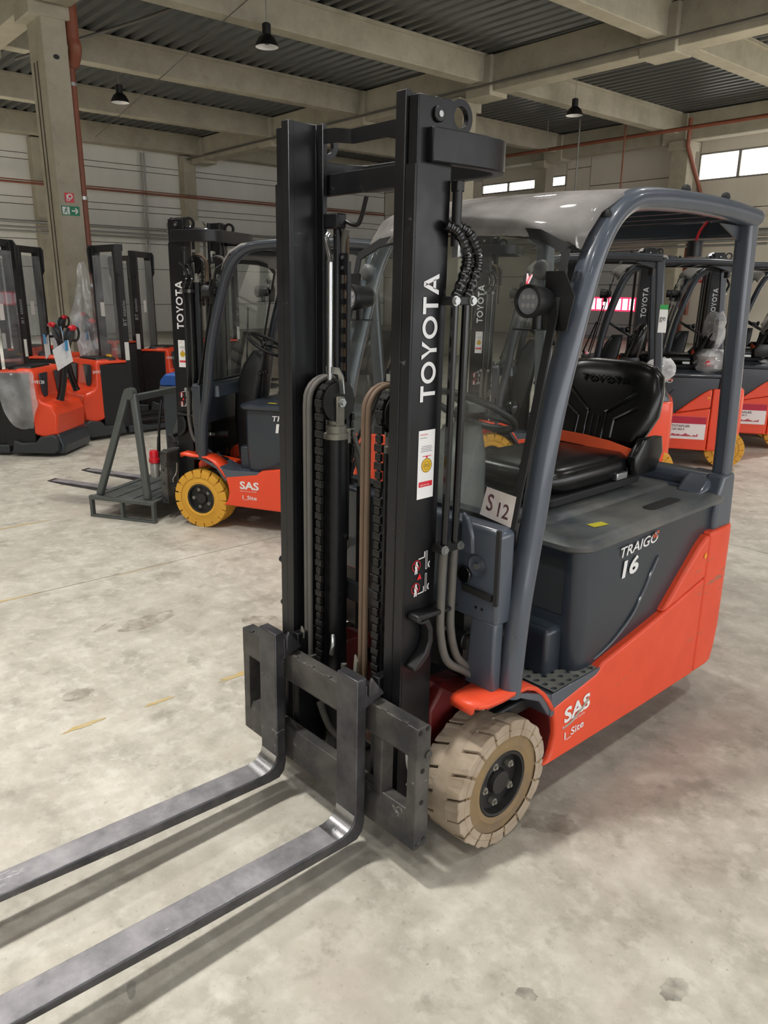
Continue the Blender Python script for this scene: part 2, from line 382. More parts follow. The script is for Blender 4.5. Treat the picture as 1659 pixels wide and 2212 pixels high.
# floor: dark bed with concrete slabs divided by saw-cut joints
fl = hall(MB().box(-23, 12, -12, 20, -.30, -.012), 'floor', 'joint')
fl['label'] = 'pale worn concrete floor of the hall with fine saw-cut joints'
xs = [-23, -17, -11, -4.68/K, 2.4, 12]; ys = [-12, -6, -.6, 5.52/K, 12, 20]; g = .003
for i in range(5):
    for j in range(5):
        hall(MB().box(xs[i]+g, xs[i+1]-g, ys[j]+g, ys[j+1]-g, -.04, 0), 'slab', 'floor_concrete', fl)
def blob(cx, cy, a, b, rot, m, name, ragged=.35, n=26):
    pts = []
    for k in range(n):
        t = 2*pi*k/n; q = 1+random.uniform(-ragged, ragged); x, y = a*cos(t)*q, b*sin(t)*q
        pts.append((cx+x*cos(rot)-y*sin(rot), cy+x*sin(rot)+y*cos(rot)))
    mb = MB(); mb.add([(x, y, .0012) for x, y in pts], [tuple(range(n))]); o = mb.build(name, m, fl, smooth=0); return o
for (x, y, a, b) in ((-2.985, 1.68, .10, .022), (-3.0, 1.27, .07, .012), (-3.02, .93, .08, .014), (-4.68, 1.06, .22, .012), (-4.66, 1.9, .25, .004), (-6.2, 1.6, .3, .014)):
    blob(x, y, b, a, 0, 'paint_yellow', 'paint_trace', .4)
# dried spills and drips, thin films on the slabs (hall metres)
for (x, y, a, b, m_) in ((-3.86, 1.60, .17, .08, 'stain_brown'), (-3.95, 1.40, .10, .03, 'stain_brown'), (-3.35, 2.05, .20, .12, 'stain_brown'), (-4.1, .62, .09, .02, 'stain_grey'), (-3.3, 1.0, .07, .05, 'stain_brown'),
        (-.535, .835, .035, .028, 'stain_grey'), (-.80, .86, .06, .028, 'stain_grey'), (-.74, .66, .13, .09, 'stain_olive'), (-.70, 1.67, .05, .03, 'stain_grey'), (-.95, 1.35, .03, .02, 'stain_grey'), (-1.35, 1.95, .12, .06, 'stain_brown'),
        (-.62, 1.25, .022, .016, 'stain_grey'), (-.45, 1.5, .02, .014, 'stain_grey'), (-.5, 1.05, .018, .014, 'stain_brown'), (-.86, 1.02, .02, .015, 'stain_brown'), (-.40, 1.9, .14, .05, 'stain_brown'), (-.05, 2.2, .16, .05, 'stain_grey'), (-1.9, 2.6, .08, .05, 'stain_brown'), (-1.65, .55, .03, .012, 'stain_grey')):
    blob(x, y, a, b, random.uniform(0, 3), m_, 'floor_stain', .16)
# walls: flat backing with separate long panels
WX, WY = -22.3, 19.3
wl = hall(MB().box(WX-.3, WX-.12, -12.3, WY+.3, 0, Z(6.2)), 'wall_left', 'joint')
zs = [0, Z(1.3), Z(2.3), Z(3.0), Z(3.85), Z(4.03), Z(4.94), Z(5.09), Z(6.1)]
for (a, b) in ((-12, -3.5), (-3.5, 3.9), (3.9, 7.4), (7.4, 11.5), (11.5, 15.4), (15.4, WY)):
    for i in range(len(zs)-1): hall(MB().box(WX-.12, WX, a+.015, b-.015, zs[i]+.012, zs[i+1]-.012), 'panel', 'wall_panel', wl)
wb = hall(MB().box(WX-.12, 12, WY+.12, WY+.3, 0, Z(6.2)), 'wall_back', 'joint')
def wpanel(x0, x1, z0, z1): hall(MB().box(x0+.012, x1-.012, WY, WY+.12, z0+.012, z1-.012), 'panel', 'wall_back_panel', wb)
cuts = [-22.3, -18.2, -17.6, -14.4, -13.6, -10.42, -5.4, 2, 12]
for i in range(len(cuts)-1):
    x0, x1 = cuts[i], cuts[i+1]
    if x0 == -17.6: bands = [(0, Z(2.2)), (Z(2.2), Z(3.3)), (Z(3.3), Z(4.2)), (Z(4.2), Z(4.68)), (Z(4.96), Z(5.6))]
    elif x0 == -10.42: bands = [(0, Z(2.2)), (Z(2.2), Z(3.1)), (Z(3.1), Z(3.75)), (Z(3.75), Z(4.44)), (Z(5.06), Z(6.1))]
    elif x0 == -13.6: bands = [(Z(2.85), Z(3.7)), (Z(3.7), Z(4.6)), (Z(4.6), Z(6.1))]
    else: bands = [(0, Z(2.2)), (Z(2.2), Z(3.3)), (Z(3.3), Z(4.35)), (Z(4.35), Z(5.1)), (Z(5.1), Z(6.1))]
    for a, b in bands: wpanel(x0, x1, a, b)
wfr = hall(MB().box(WX, 12, -12.3, -12.12, 0, Z(6.2)), 'unseen_wall_front', 'joint')  # unseen wall, added to keep sky light off the girder faces
for a in range(7):
    for b in range(4): hall(MB().box(-22.3+4.9*a+.012, -22.3+4.9*(a+1)-.012, -12.12, -12, Z(6.1)*b/4+.012, Z(6.1)*(b+1)/4-.012), 'panel', 'wall_back_panel', wfr)
def window(n, x0, x1, z0, z1, k, label):
    o = hall(MB().box(x0, x1, WY+.10, WY+.119, z0, z1), 'window_%d' % n, 'joint'); o['label'] = label
    for i in range(k):
        a, b = x0+(x1-x0)*i/k, x0+(x1-x0)*(i+1)/k
        hall(MB().box(a+.035, b-.035, WY+.05, WY+.08, z0+.04, z1-.04), 'pane', 'daylight_pane', o)
        f = MB()
        for (p, q, r, s) in ((a, a+.035, z0, z1), (b-.035, b, z0, z1), (a, b, z0, z0+.04), (a, b, z1-.04, z1)): f.box(p, q, WY-.01, WY+.08, r, s)
        hall(f, 'window_frame', 'steel_pipe', o)
window(1, -17.6, -14.4, Z(4.68), Z(4.96), 3, 'low strip of three bright daylight panes high in the back wall')
window(2, -10.42, -5.4, Z(4.44), Z(5.06), 5, 'large bright daylight window strip under the roof at upper right')
# sectional gate with a lit window row
dr = hall(MB().box(-13.6, -10.75, WY+.06, WY+.1, 0, Z(2.85)), 'door_1', 'joint'); dr['label'] = 'white sectional gate with a row of red glowing window panes'
zz = [0, Z(.55), Z(.9), Z(1.28), Z(1.62), Z(1.97), Z(2.32), Z(2.85)]
for i in range(len(zz)-1):
    if i == 3:
        for a, b in ((-13.6, -13.3), (-11.0, -10.75)): hall(MB().box(a, b, WY+.03, WY+.06, zz[i]+.01, zz[i+1]-.01), 'gate_panel', 'door_white', dr)
        k = 11
        for j in range(k):
            a = -13.3+2.3*j/k; b = -13.3+2.3*(j+1)/k
            hall(MB().box(a+.022, b-.022, WY+.035, WY+.05, zz[i]+.03, zz[i+1]-.03), 'pane', 'red_lit_pane', dr)
        f = MB()
        for j in range(k+1): f.box(-13.3+2.3*j/k-.022, -13.3+2.3*j/k+.022, WY+.025, WY+.058, zz[i], zz[i+1])
        f.box(-13.32, -10.98, WY+.025, WY+.058, zz[i]-.02, zz[i]+.03).box(-13.32, -10.98, WY+.025, WY+.058, zz[i+1]-.03, zz[i+1]+.02)
        hall(f, 'glowing_pane_frame', 'red_glow', dr)  # red glow round the panes, put into emissive frame bars
    else: hall(MB().box(-13.6, -10.75, WY+.03, WY+.06, zz[i]+.012, zz[i+1]-.012), 'gate_panel', 'door_white', dr)
# concrete frame: columns, girders along x, beams along y
def struct(mb, name, m, label, **k):
    o = hall(mb, name, m, **k); o['label'] = label; return o
PB, PT = Z(5.42), Z(5.88)      # beam bottom / roof sheet
GB = Z(5.27)
GY = [(-4.2, -3.85), (3.85, 4.18), (11.55, 11.92), (18.5, 18.85)]
ncol = 0
for j, (a, b) in enumerate(GY):
    g = MB().box(-22.2, 11, a, b, GB, PT-.02)
    go = struct(g, 'girder_%d' % (j+1), 'concrete', ['concrete girder behind the viewer carrying the roof beams', 'concrete girder over the near column at upper left', 'long concrete girder crossing the hall behind the mast', 'far concrete girder just in front of the back wall'][j], bevel=.02)
    for i in range(-6, 4):
        xc = i*3.6+.12
        if j: hall(MB().box(xc-.30, xc+.30, a-.08, b+.04, GB-.10, PT-.03), 'bearing_block', 'concrete', go, bevel=.02)
for i in range(-6, 4):
    x = i*3.6
    o = struct(MB().box(x-.02, x+.26, -12, GY[-1][1], PB, PT), 'roof_beam_%d' % (i+7), 'concrete', 'pale concrete roof beam, number %d counted from the left wall' % (i+7), bevel=.02)
    o2 = MB().box(x-.05, x+.29, -12, GY[-1][1], PT-.07, PT+.01); hall(o2, 'top_flange', 'concrete', o)
def column(x0, x1, y0, y1, label, zt=GB, cap=True):
    global ncol; ncol += 1
    o = struct(MB().box(x0, x1, y0, y1, 0, zt), 'column_%d' % ncol, 'concrete', label, bevel=.02)
    if cap: hall(MB().box(x0-.02, x1+.02, y0-.14, y1+.12, zt-.28, zt), 'column_head', 'concrete', o, bevel=.02)
    return o
c1 = column(-11.62, -11.1, 3.86, 4.18, 'thick near concrete column at left carrying fire and exit signs')
for yy in (3.95, 4.10): hall(MB().box(-11.66, -11.62, 3.86, 4.18, 0, 0), 'groove', 'joint', c1) if 0 else None
for xx in (-11.48, -11.36): hall(MB().box(xx, xx+.02, 3.852, 3.86, .2, Z(4.6)), 'groove', 'joint', c1)
hall(MB().cyl((-11.1/1, 4.02, Z(4.63)), .04, 0, .004, 'x', 14), 'plug_hole', 'black', c1)
column(-11.62, -11.1, 11.55, 11.92, 'middle concrete column rising behind the forklift roof')
column(-10.75, -10.3, 18.5, 18.85, 'far concrete column left of the large upper window')
column(-14.9, -14.5, 18.5, 18.85, 'slim far concrete column right of the small windows')
for y, t in ((7.25, 'wall column half hidden behind the near column'), (11.45, 'wall column under the end of the long girder'), (15.4, 'wall column hidden behind the forklift mast')):
    column(WX, WX+.35, y-.16, y+.22, 'concrete '+t, Z(5.45), cap=False)
struct(MB().box(WX, WX+.25, -12, WY, Z(5.5), PT), 'trim_1', 'concrete', 'concrete edge beam along the top of the left wall', bevel=.02)
struct(MB().box(WX, 12, WY-.25, WY, Z(5.62), PT), 'trim_2', 'concrete', 'concrete edge beam along the top of the back wall', bevel=.02)
# roof: trapezoid corrugated sheet, ridges along x
ce = MB(); y = -12*K; per = .33; prof = []
while y < 20*K:
    prof += [(y, 0), (y+.13, 0), (y+.17, .085), (y+.29, .085)]; y += per
vs = []; fs = []
for k, (yy, dz) in enumerate(prof): vs += [(-23*K, yy, PT+.005+dz), (12*K, yy, PT+.005+dz)]
fs = [(2*k, 2*k+1, 2*k+3, 2*k+2) for k in range(len(prof)-1)]
ce.add(vs, fs); o = ce.build('ceiling', 'roof_sheet', smooth=0); o.location = (CAMX, CAMY, 0); o.rotation_euler = (0, 0, BA); o['kind'] = 'structure'
o['label'] = 'dark grey corrugated metal roof sheet above the beams'
hall(MB().box(-23, 12, -12, 20, PT+.12, PT+.2), 'roof_deck', 'black', o); bpy.data.objects['roof_deck'].parent = o

# pipes and cables (hall frame, tubes in real size)
def hpipe(pts, r, m, name, label, n=8, parent=None, cat='pipe'):
    P = [(x*K, y*K, z) for x, y, z in pts]; mb = MB().tube(P, r, n); o = mb.build(name, m, parent, smooth=50)
    if parent is None:
        o.location = (CAMX, CAMY, 0); o.rotation_euler = (0, 0, BA); tag(o, label, cat)
    return o
hpipe([(-22.1, 11.42, Z(5.355)), (11, 11.42, Z(5.355))], .03, 'hose', 'conduit', 'grey conduit running along the face of the long girder', cat='conduit')
p = hpipe([(-20, 17.6, Z(5.36)), (-10.2, 17.6, Z(5.36)), (2, 17.6, Z(5.36))], .06, 'copper', 'sprinkler_pipe', 'copper coloured sprinkler pipe below the roof in front of back wall')
hpipe([(-10.22, 18.3, Z(5.7)), (-10.22, 18.3, Z(5.1)), (-10.27, 19.2, Z(4.2)), (-10.27, 19.2, 1)], .07, 'copper', 'rain_pipe', 'copper coloured rain pipe beside the large upper window')
dp = hpipe([(-11.15, 4.27, Z(5.6)), (-11.15, 4.27, Z(4.85))], .12, 'copper', 'drain_pipe', 'orange brown drain pipe running down the near column')
hpipe(smoothpath([(-11.15, 4.27, Z(4.87)), (-11.13, 4.285, Z(4.79)), (-11.2, 4.285, Z(4.68)), (-11.25, 4.27, Z(4.6))], 4), .115, 'copper', 'elbow', '', parent=dp, n=12)
hpipe([(-11.25, 4.25, Z(4.65)), (-11.25, 4.25, .05)], .072, 'copper', 'lower_pipe', '', parent=dp, n=12)
for zc in (4.35, 2.95, 1.8):
    hpipe([(-11.25, 4.25, Z(zc)), (-11.25, 4.25, Z(zc)+.06)], .088, 'zinc', 'pipe_clamp', '', parent=dp, n=12)
p = hpipe([(-21.84, -3, Z(4.34)), (-21.84, 18.9, Z(4.30))], .035, 'copper', 'wall_pipe', 'thin copper pipe running level along the left wall')
hpipe([(-21.84, -3, Z(4.40)), (-21.84, 18.9, Z(4.36))], .02, 'copper', 'wall_pipe', 'thinner copper pipe just above the other along the left wall')
for z, r, t in ((3.44, .05, 'upper'), (3.30, .035, 'middle'), (3.20, .035, 'lower')):
    hpipe([(-21.82, -3, Z(z)), (-21.82, 18.9, Z(z)-.15)], r, 'steel_pipe', 'steel_pipe', t+' of three galvanised pipes along the left wall')
for dy, t in ((0, 'left'), (.09, 'right')):
    hpipe([(-22.15, 10.1+dy, Z(5.42)), (-22.15, 10.05+dy, .3)], .035, 'steel_pipe', 'wall_conduit', t+' of two grey conduits dropping down the left wall', cat='conduit')
for z, r, t in ((3.12, .11, 'thickest'), (2.95, .05, 'middle'), (2.85, .04, 'lowest')):
    hpipe([(-16, 18.2, Z(z)), (-8, 18.2, Z(z))], r, 'steel_pipe', 'duct_pipe', t+' of the bright steel pipes across the back wall')
hpipe([(-12.61, 17.3, PT), (-12.61, 17.3, Z(3))], .03, 'steel_pipe', 'hanging_conduit', 'thin grey conduit hanging down right of the mast', cat='conduit')
hpipe([(-11.3, 17.3, PT), (-11.3, 17.3, Z(3))], .025, 'copper', 'hanging_pipe', 'thin dark pipe hanging between the small and large windows')
hpipe([(-13.2, 16.8, PT), (-13.2, 16.8, Z(5.2))], .012, 'steel_pipe', 'hanger_rod', 'thin rod hanging from the corrugated roof', cat='rod')
hpipe([(-20.5, 8.2, Z(5.38)), (-10.4, 6.2, Z(5.40)), (-3.7, 4.9, Z(5.405))], .010, 'hose', 'slack_cable', 'thin slack cable strung across the roof beams', cat='cable')
hpipe([(-13.9, 4.4, Z(5.2)), (-12, 5.6, Z(5.55)), (-9.5, 6.6, Z(5.85))], .035, 'hose', 'beam_conduit', 'grey conduit slanting over the near roof beams at upper left', cat='conduit')
for x, m_, w, t in ((-10.45, 'copper', .09, 'brown vertical post on the back wall right of the gate'),):
    o = hall(MB().box(x-w/2, x+w/2, WY-.1, WY, 0, Z(3.0)), 'trim_3', m_); o['label'] = t
# signs
def board(name, c, w, h, m, label, cat, face='x', parent=None):
    """flat sign fixed on the near column (face x) or back wall (face y); size real metres"""
    o = empty(name); o.location = (CAMX, CAMY, 0); o.rotation_euler = (0, 0, BA); tag(o, label, cat)
    x, y, z = c[0]*K, c[1]*K, c[2]
    mb = MB().box(x, x+.006, y-w/2, y+w/2, z-h/2, z+h/2) if face == 'x' else MB().box(x-w/2, x+w/2, y-.006, y, z-h/2, z+h/2)
    mb.build('sign_plate', m, o, smooth=0); return o, (x+.006, y, z) if face == 'x' else (x, y-.006, z)
def on_board(o, c, vf, m, name, face='x'):
    u = (0, 1, 0) if face == 'x' else (1, 0, 0)
    place_flat(vf, c, u, (0, 0, 1), .002).build(name, m, o, smooth=0)
o, c = board('fire_hose_sign', (-11.097, 4.005, Z(2.95)), .165, .165, 'red', 'square red fire hose sign on the near column', 'sign')
on_board(o, c, join2(disc2(.01, .02, .05, 18, .028), line2((.035, .0), (-.02, -.06), .018), line2((-.045, .05), (-.045, -.06), .018)), 'letter_white', 'hose_symbol')
o, c = board('exit_sign', (-11.097, 4.005, Z(2.785)), .33, .165, 'green_sign', 'green and white running man exit sign with arrow on near column', 'sign')
on_board(o, c, rect2(-.15, -.02, -.065, .065), 'letter_white', 'door_field')
man = join2(disc2(-.075, .045, .014, 10), line2((-.08, .03), (-.095, -.01), .022), line2((-.09, -.005), (-.06, -.03), .014), line2((-.06, -.03), (-.055, -.06), .012), line2((-.095, -.01), (-.115, -.035), .014), line2((-.115, -.035), (-.14, -.035), .012), line2((-.082, .025), (-.05, .005), .01), line2((-.084, .025), (-.115, .01), .01))
place_flat(man, (c[0]+.002, c[1], c[2]), (0, 1, 0), (0, 0, 1), .002).build('running_man', 'green_sign', o, smooth=0)
on_board(o, c, join2(line2((.02, 0), (.12, 0), .024), line2((.13, .004), (.085, .048), .024), line2((.13, -.004), (.085, -.048), .024)), 'letter_white', 'arrow')
o, c = board('fire_alarm_sign', (-10.02, WY, Z(2.15)), .34, .34, 'red', 'small red fire sign on the back wall right of the gate', 'sign', 'y')
on_board(o, c, join2(rect2(-.10, -.03, -.1, .1), rect2(.02, .1, -.1, .1)), 'letter_white', 'symbol', 'y')
o, c = board('fire_alarm_sign', (-10.85, WY-.12, Z(2.22)), .26, .40, 'red', 'small red fire sign beside the brown post at the gate', 'sign', 'y')
on_board(o, c, join2(rect2(-.07, .07, -.12, .0), disc2(0, .08, .05, 10)), 'letter_white', 'symbol', 'y')
# lamps
def lamp(x, y, z, label, lit=0):
    o = empty('high_bay_lamp', (0, 0, 0)); tag(o, label, 'lamp', 'high bay lamps under the roof')
    X, Y = x*K, y*K
    o.location = (CAMX+X*cos(BA)-Y*sin(BA), CAMY+X*sin(BA)+Y*cos(BA), z)
    MB().lathe([(.06, .42), (.085, .40), (.085, .22), (.10, .20)], (0, 0, 0), 'z', 20).build('ballast', 'black', o)
    MB().lathe([(.10, .21), (.16, .16), (.215, .06), (.235, 0), (.228, 0), (.208, .06), (.15, .15), (.09, .19)], (0, 0, 0), 'z', 28).build('reflector', 'black', o)
    MB().lathe([(.2265, .004), (.206, .06), (.148, .15), (.02, .16)], (0, 0, 0), 'z', 28, closed=True).build('reflector_inside', 'white', o)
    MB().lathe([(.05, .15), (.06, .10), (.045, .05), (.01, .04)], (0, 0, 0), 'z', 16).build('bulb', 'lamp_glow' if lit else 'lens', o)
    MB().cyl((0, 0, 0), .008, .40, max(.41, PT-z+.06), 'z', 6).build('hanger', 'zinc', o)
    if lit:
        li = bpy.data.lights.new('lamp_light', 'AREA'); li.shape = 'DISK'; li.size = .42; li.energy = LAMP_POWER*lit; li.color = (1, .975, .925); li.spread = radians(125)
        lo = bpy.data.objects.new('lamp_light', li); COL.objects.link(lo); lo.parent = o; lo.location = (0, 0, -.01)
    return o
lamp(-10.4, 6.76, Z(5.1), 'round white high bay lamp seen from below between the upper left beams')
lamp(-15.19, 6.6, Z(5.1), 'black bell shaped high bay lamp hanging near the left wall')
lamp(-10.08, 13.62, Z(5.1), 'small high bay lamp under the bright corrugated roof at right')
LIT = [(-1.9, -.3, 190, 'lit high bay lamp above the fork tips of the nearest forklift')]
for gy, rowname in ((-6.6, 'last'), (-3.9, 'fourth'), (-1.2, 'third'), (2.0, 'second'), (5.4, 'first')):  # unseen lamp rows, added for soft overhead light
    for gx in (-7.4, -4.7, -2.0, .7, 3.4):
        if gx < -7 and gy > 4: continue
        LIT.append((gx, gy, 64 if gx < -3 else 44, 'added unseen lamp, %s row, %s from the left' % (rowname, {-7.4: 'first', -4.7: 'second', -2.0: 'third', .7: 'fourth', 3.4: 'fifth'}[gx])))
LIT += [(-17.5, 1.5, 1900, 'unseen high bay lamp added to brighten the left wall'), (-12.5, -2.5, 500, 'unseen high bay lamp added over the far left floor for brightness'), (-2.5, 10.5, 600, 'unseen high bay lamp added beyond the parked row for brightness'), (-3.2, 14.8, 1900, 'unseen high bay lamp added to brighten the back wall')]  # unseen lamps, added to brighten the left and back walls
for x, y, w, t in LIT:
    lamp(x, y, Z(5.1), t, w)
o = hall(MB().box(-14.6, -13.9, 5.1, 5.16, Z(5.27), Z(5.30)), 'tube_lamp', 'tube_lamp', kind=None); tag(o, 'thin white fluorescent tube lamp under the roof at far left', 'lamp')
# ================================================================ forklift
# truck frame: x = truck's left, y = towards the rear, z up; origin on floor under the front axle
TILT = .0166
def T(x, y, z): return (x, y+(z-.3)*TILT, z)
def wheel(root, cx, cy, r, w, side, tread, sidem, name='front_wheel', worn=False, nl=17, rimr=.118):
    """solid tyre with lug blocks; side=+1: outer face towards +x"""
    s = side; x0, x1 = cx-w/2, cx+w/2; rb = r-.022
    e = MB().lathe([(rimr, -w/2), (r*.62, -w/2), (rb-.018, -w/2), (rb, -w/2+.012), (rb, -w*.20), (r-.003, -w*.16), (r-.003, w*.16), (rb, w*.20), (rb, w/2-.012), (rb-.018, w/2), (r*.86, w/2+.002), (r*.80, w/2-.004), (r*.64, w/2-.004), (r*.60, w/2+.001), (rimr, w/2-.004)], (0, 0, 0), 'x', 48, closed=True)
    e.xf(lambda x, y, z: (cx+x*s, cy+y, r+z))
    if s < 0: e.f = [tuple(reversed(f)) for f in e.f]
    t = e.build(name, sidem, root, smooth=40)
    t.data.materials.append(M[tread])
    for p_ in t.data.polygons:      # running surface in the tread colour, walls in the side colour
        c_ = p_.center
        if sqrt((c_.y-cy)**2+(c_.z-r)**2) > r*.84 and abs(c_.x-cx) < w/2-.004: p_.material_index = 1
    lug = MB(); rnd = random.Random(3)
    for k in range(nl):
        for sd in (0, 1):
            a0 = 2*pi*(k+.5*sd)/nl; da = 2*pi/nl*(.45 if worn else .43)
            jit = rnd.uniform(-.004, .002) if worn else 0
            ro = r+ (rnd.uniform(-.004, 0) if worn else 0)
            if sd == 0: xa, xb = x0+jit*0, cx-w*.14
            else: xa, xb = cx+w*.14, x1+jit*0
            pts = []
            m = 4
            L0, L1 = [], []
            for i in range(m+1):
                a = a0-da+2*da*i/m
                for (xx, L) in ((xa, L0), (xb, L1)):
                    edge = (xx in (x0, x1)); ang = a+(0 if edge else .10*(1 if sd else -1))
                    rr = ro-(.006 if edge and worn and rnd.random() < .4 else 0)
                    L.append((xx, ang, rr))
            vs = []
            for L in (L0, L1):
                for (xx, a, rr) in L: vs.append((xx, cy+rr*cos(a), r+rr*sin(a)))
                for (xx, a, rr) in L:
                    edge = xx in (x0, x1); q = rb-.034 if edge else rb-.004
                    vs.append((xx+(.003 if xx == x1 else -.003 if xx == x0 else 0), cy+q*cos(a), r+q*sin(a)))
            n = m+1; fs = []
            for i in range(m):
                fs.append((i, i+1, 2*n+i+1, 2*n+i))            # top
                fs.append((i, n+i, n+i+1, i+1)); fs.append((2*n+i, 2*n+i+1, 3*n+i+1, 3*n+i))
            fs += [(0, 2*n, 3*n, n), (m, n+m, 3*n+m, 2*n+m)]
            lug.add(vs, fs)
    lug.build('tread_blocks', tread, t, smooth=0, bevel=.004 if worn else .002, seg=2)
    rm = MB().lathe([(rimr+.004, w/2-.012), (rimr-.004, w/2-.002), (rimr-.012, w/2-.004), (rimr-.016, w/2-.034), (.05, w/2-.037), (.045, w/2-.034), (.04, w/2-.012), (.001, w/2-.010)], (0, 0, 0), 'x', 36, closed=True)
    rm.xf(lambda x, y, z: (cx+x*s, cy+y, r+z))
    if s < 0: rm.f = [tuple(reversed(f)) for f in rm.f]
    ro_ = rm.build('rim', 'rim_black', t, smooth=40)
    for k in range(5):
        a = radians(90+72*k+20); c = (cx+s*(w/2-.036), cy+.072*cos(a), r+.072*sin(a))
        nb = MB().hexa(c, .014, 0, s*.018, 'x').cyl(c, .006, 0, s*.026, 'x', 8)
        nb.build('wheel_nut', 'alu_dusty', t, smooth=20)
    return t

def side_text(root, vf, x, y, z, m, name='lettering', rot=0, slope=0):
    """flat print on the left (+x) side: reading direction towards the rear (+y)"""
    u = Vector((0, cos(slope), sin(slope))); v = Vector((0, -sin(slope), cos(slope)))
    if rot: u, v = Vector((0, 0, 1)), Vector((0, -1, 0))
    return place_flat(vf, (x, y, z), u, v, .0015).build(name, m, root, smooth=0)

def superpath(y0, y1, n): return [y0+(y1-y0)*i/n for i in range(n+1)]

def make_body(root, main):
    OR = 'orange_worn' if main else 'orange'
    DK = 'slate_dark'; SL = 'slate' if main else 'slate_new'
    # --- side skirts
    low = [(.205, .205), (.235, .225), (.252, .26), (.262, .31), (.256, .36), (.236, .425), (.262, .432), (.50, .468), (.545, .497), (.75, .53), (.954, .566), (1.12, .598), (1.307, .634), (1.307, .182), (.9, .187), (.5, .197)]
    tri = [(.962, .572), (1.305, .639), (1.305, .832), (1.28, .826), (1.22, .79), (1.12, .71), (1.03, .632)]
    for s in (1, -1):
        MB().prism(low, 'x', s*.42, s*.53).build('side_skirt', OR, root, bevel=.016, seg=3)
        MB().prism(tri, 'x', s*.40, s*.532).build('corner_panel', OR, root, bevel=.014, seg=3)
        # wheel arch liner
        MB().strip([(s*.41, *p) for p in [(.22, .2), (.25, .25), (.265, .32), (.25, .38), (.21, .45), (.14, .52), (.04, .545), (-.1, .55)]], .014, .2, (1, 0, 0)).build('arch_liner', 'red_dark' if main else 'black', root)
        # fender: sheet that bends down behind the wheel
        path = [(-.158, .548), (-.160, .570), (-.152, .577), (-.12, .574), (-.05, .567), (.03, .568), (.08, .564), (.13, .542), (.175, .505), (.21, .462), (.238, .42)]
        xo = [.500, .505, .520, .530, .53, .53, .53, .53, .53, .53, .53]
        fb = MB(); n = len(path); vs = []
        for (yy, zz_), xx in zip(path, xo):
            xi = .412 if yy < -.14 else .405 if yy < -.1 else .395 if yy < -.02 else .385
            for q in (0, .5, 1): vs.append((s*(xi+(xx-xi)*q), yy, zz_))
        fs = [(3*i+j, 3*i+j+1, 3*i+4+j, 3*i+3+j) for i in range(n-1) for j in range(2)]
        if s > 0: fs = [tuple(reversed(f)) for f in fs]
        fb.add(vs, fs).build('fender', OR, root, smooth=60, solid=.014)
        # step
        MB().prism([(.22, .40), (.262, .434), (.50, .470), (.50, .478), (.235, .478), (.19, .50), (.05, .555), (.03, .545), (.16, .48)], 'x', s*.30, s*.524).build('step_body', 'slate', root, bevel=.008)
        st = MB()
        nx, ny = 5, 6; x0, x1, y0, y1 = .335, .522, .245, .515; zt = .484
        for i in range(nx):
            for j in range(ny):
                a0, a1 = x0+(x1-x0)*i/nx, x0+(x1-x0)*(i+1)/nx; b0, b1 = y0+(y1-y0)*j/ny, y0+(y1-y0)*(j+1)/ny
                cx, cy = (a0+a1)/2, (b0+b1)/2; r = .0125; vs = []; nn = 12
                for k in range(nn):
                    t = 2*pi*k/nn+pi/4; c_, s_ = cos(t), sin(t); q = max(abs(c_), abs(s_))
                    vs.append((s*(cx+(a1-a0)/2*c_/q), cy+(b1-b0)/2*s_/q, zt))
                for k in range(nn): t = 2*pi*k/nn+pi/4; vs.append((s*(cx+r*cos(t)), cy+r*sin(t), zt))
                for k in range(nn): t = 2*pi*k/nn+pi/4; vs.append((s*(cx+r*cos(t)), cy+r*sin(t), zt-.02))
                fs = [(k, (k+1) % nn, nn+(k+1) % nn, nn+k) for k in range(nn)]+[(nn+k, nn+(k+1) % nn, 2*nn+(k+1) % nn, 2*nn+k) for k in range(nn)]+[tuple(range(2*nn, 3*nn))]
                if s < 0: fs = [tuple(reversed(f)) for f in fs]
                st.add(vs, fs)
        st.build('step_plate', 'step_dusty_lightened' if main else 'slate', root, smooth=0)
        MB().prism([(y0-.02, zt), (y1+.01, zt), (y1+.01, zt-.05), (y0-.02, zt-.09)], 'x', s*.5215, s*.528).build('step_edge', 'slate', root, bevel=.004)
        # block between step and battery hood
        MB().box(min(s*.14, s*.43), max(s*.14, s*.43), .315, .43, .44, .655).build('riser_box', DK, root, bevel=.018, seg=3)
    # --- counterweight
    pl = [(-.53, 1.313), (.53, 1.313), (.53, 1.42)]+arc(.36, 1.47, .17, 0, 80, 6)+[(0, 1.66)]+[(-x, y) for x, y in reversed(arc(.36, 1.47, .17, 0, 80, 6))]+[(-.53, 1.42)]
    lo = lambda z, k, dy=0: [(x*(.988+.012*k), 1.313+(y-1.313)*(k if y > 1.43 else 1), z) for x, y in pl]
    MB().loft([lo(.183, .80), lo(.20, .86), lo(.25, .94), lo(.34, 1), lo(.74, 1), lo(.82, .98), lo(.838, .95)]).build('counterweight', OR, root, bevel=.01, smooth=50)
    # --- battery hood
    def hood_loop(z, gx, y0, y1, r): return [(x, y, z) for x, y in rrect(-gx, gx, y0, y1, r, 5)]
    MB().loft([hood_loop(.455, .485, .415, 1.50, .05), hood_loop(.50, .497, .400, 1.50, .06), hood_loop(.72, .500, .395, 1.50, .06), hood_loop(.955, .492, .392, 1.48, .06)]).build('battery_hood', DK, root, smooth=50)
    # sweeping crease on the hood side
    for s in (1, -1):
        cr = smoothpath([(s*.497, .52, .505), (s*.500, .66, .55), (s*.502, .78, .63), (s*.501, .88, .76), (s*.498, .93, .82)], 5)
        MB().tube(cr, [.003]+[.007]*(len(cr)-2)+[.001], 8).build('hood_crease', DK, root)
    # lid: shallow dome with rounded rim
    ld = []
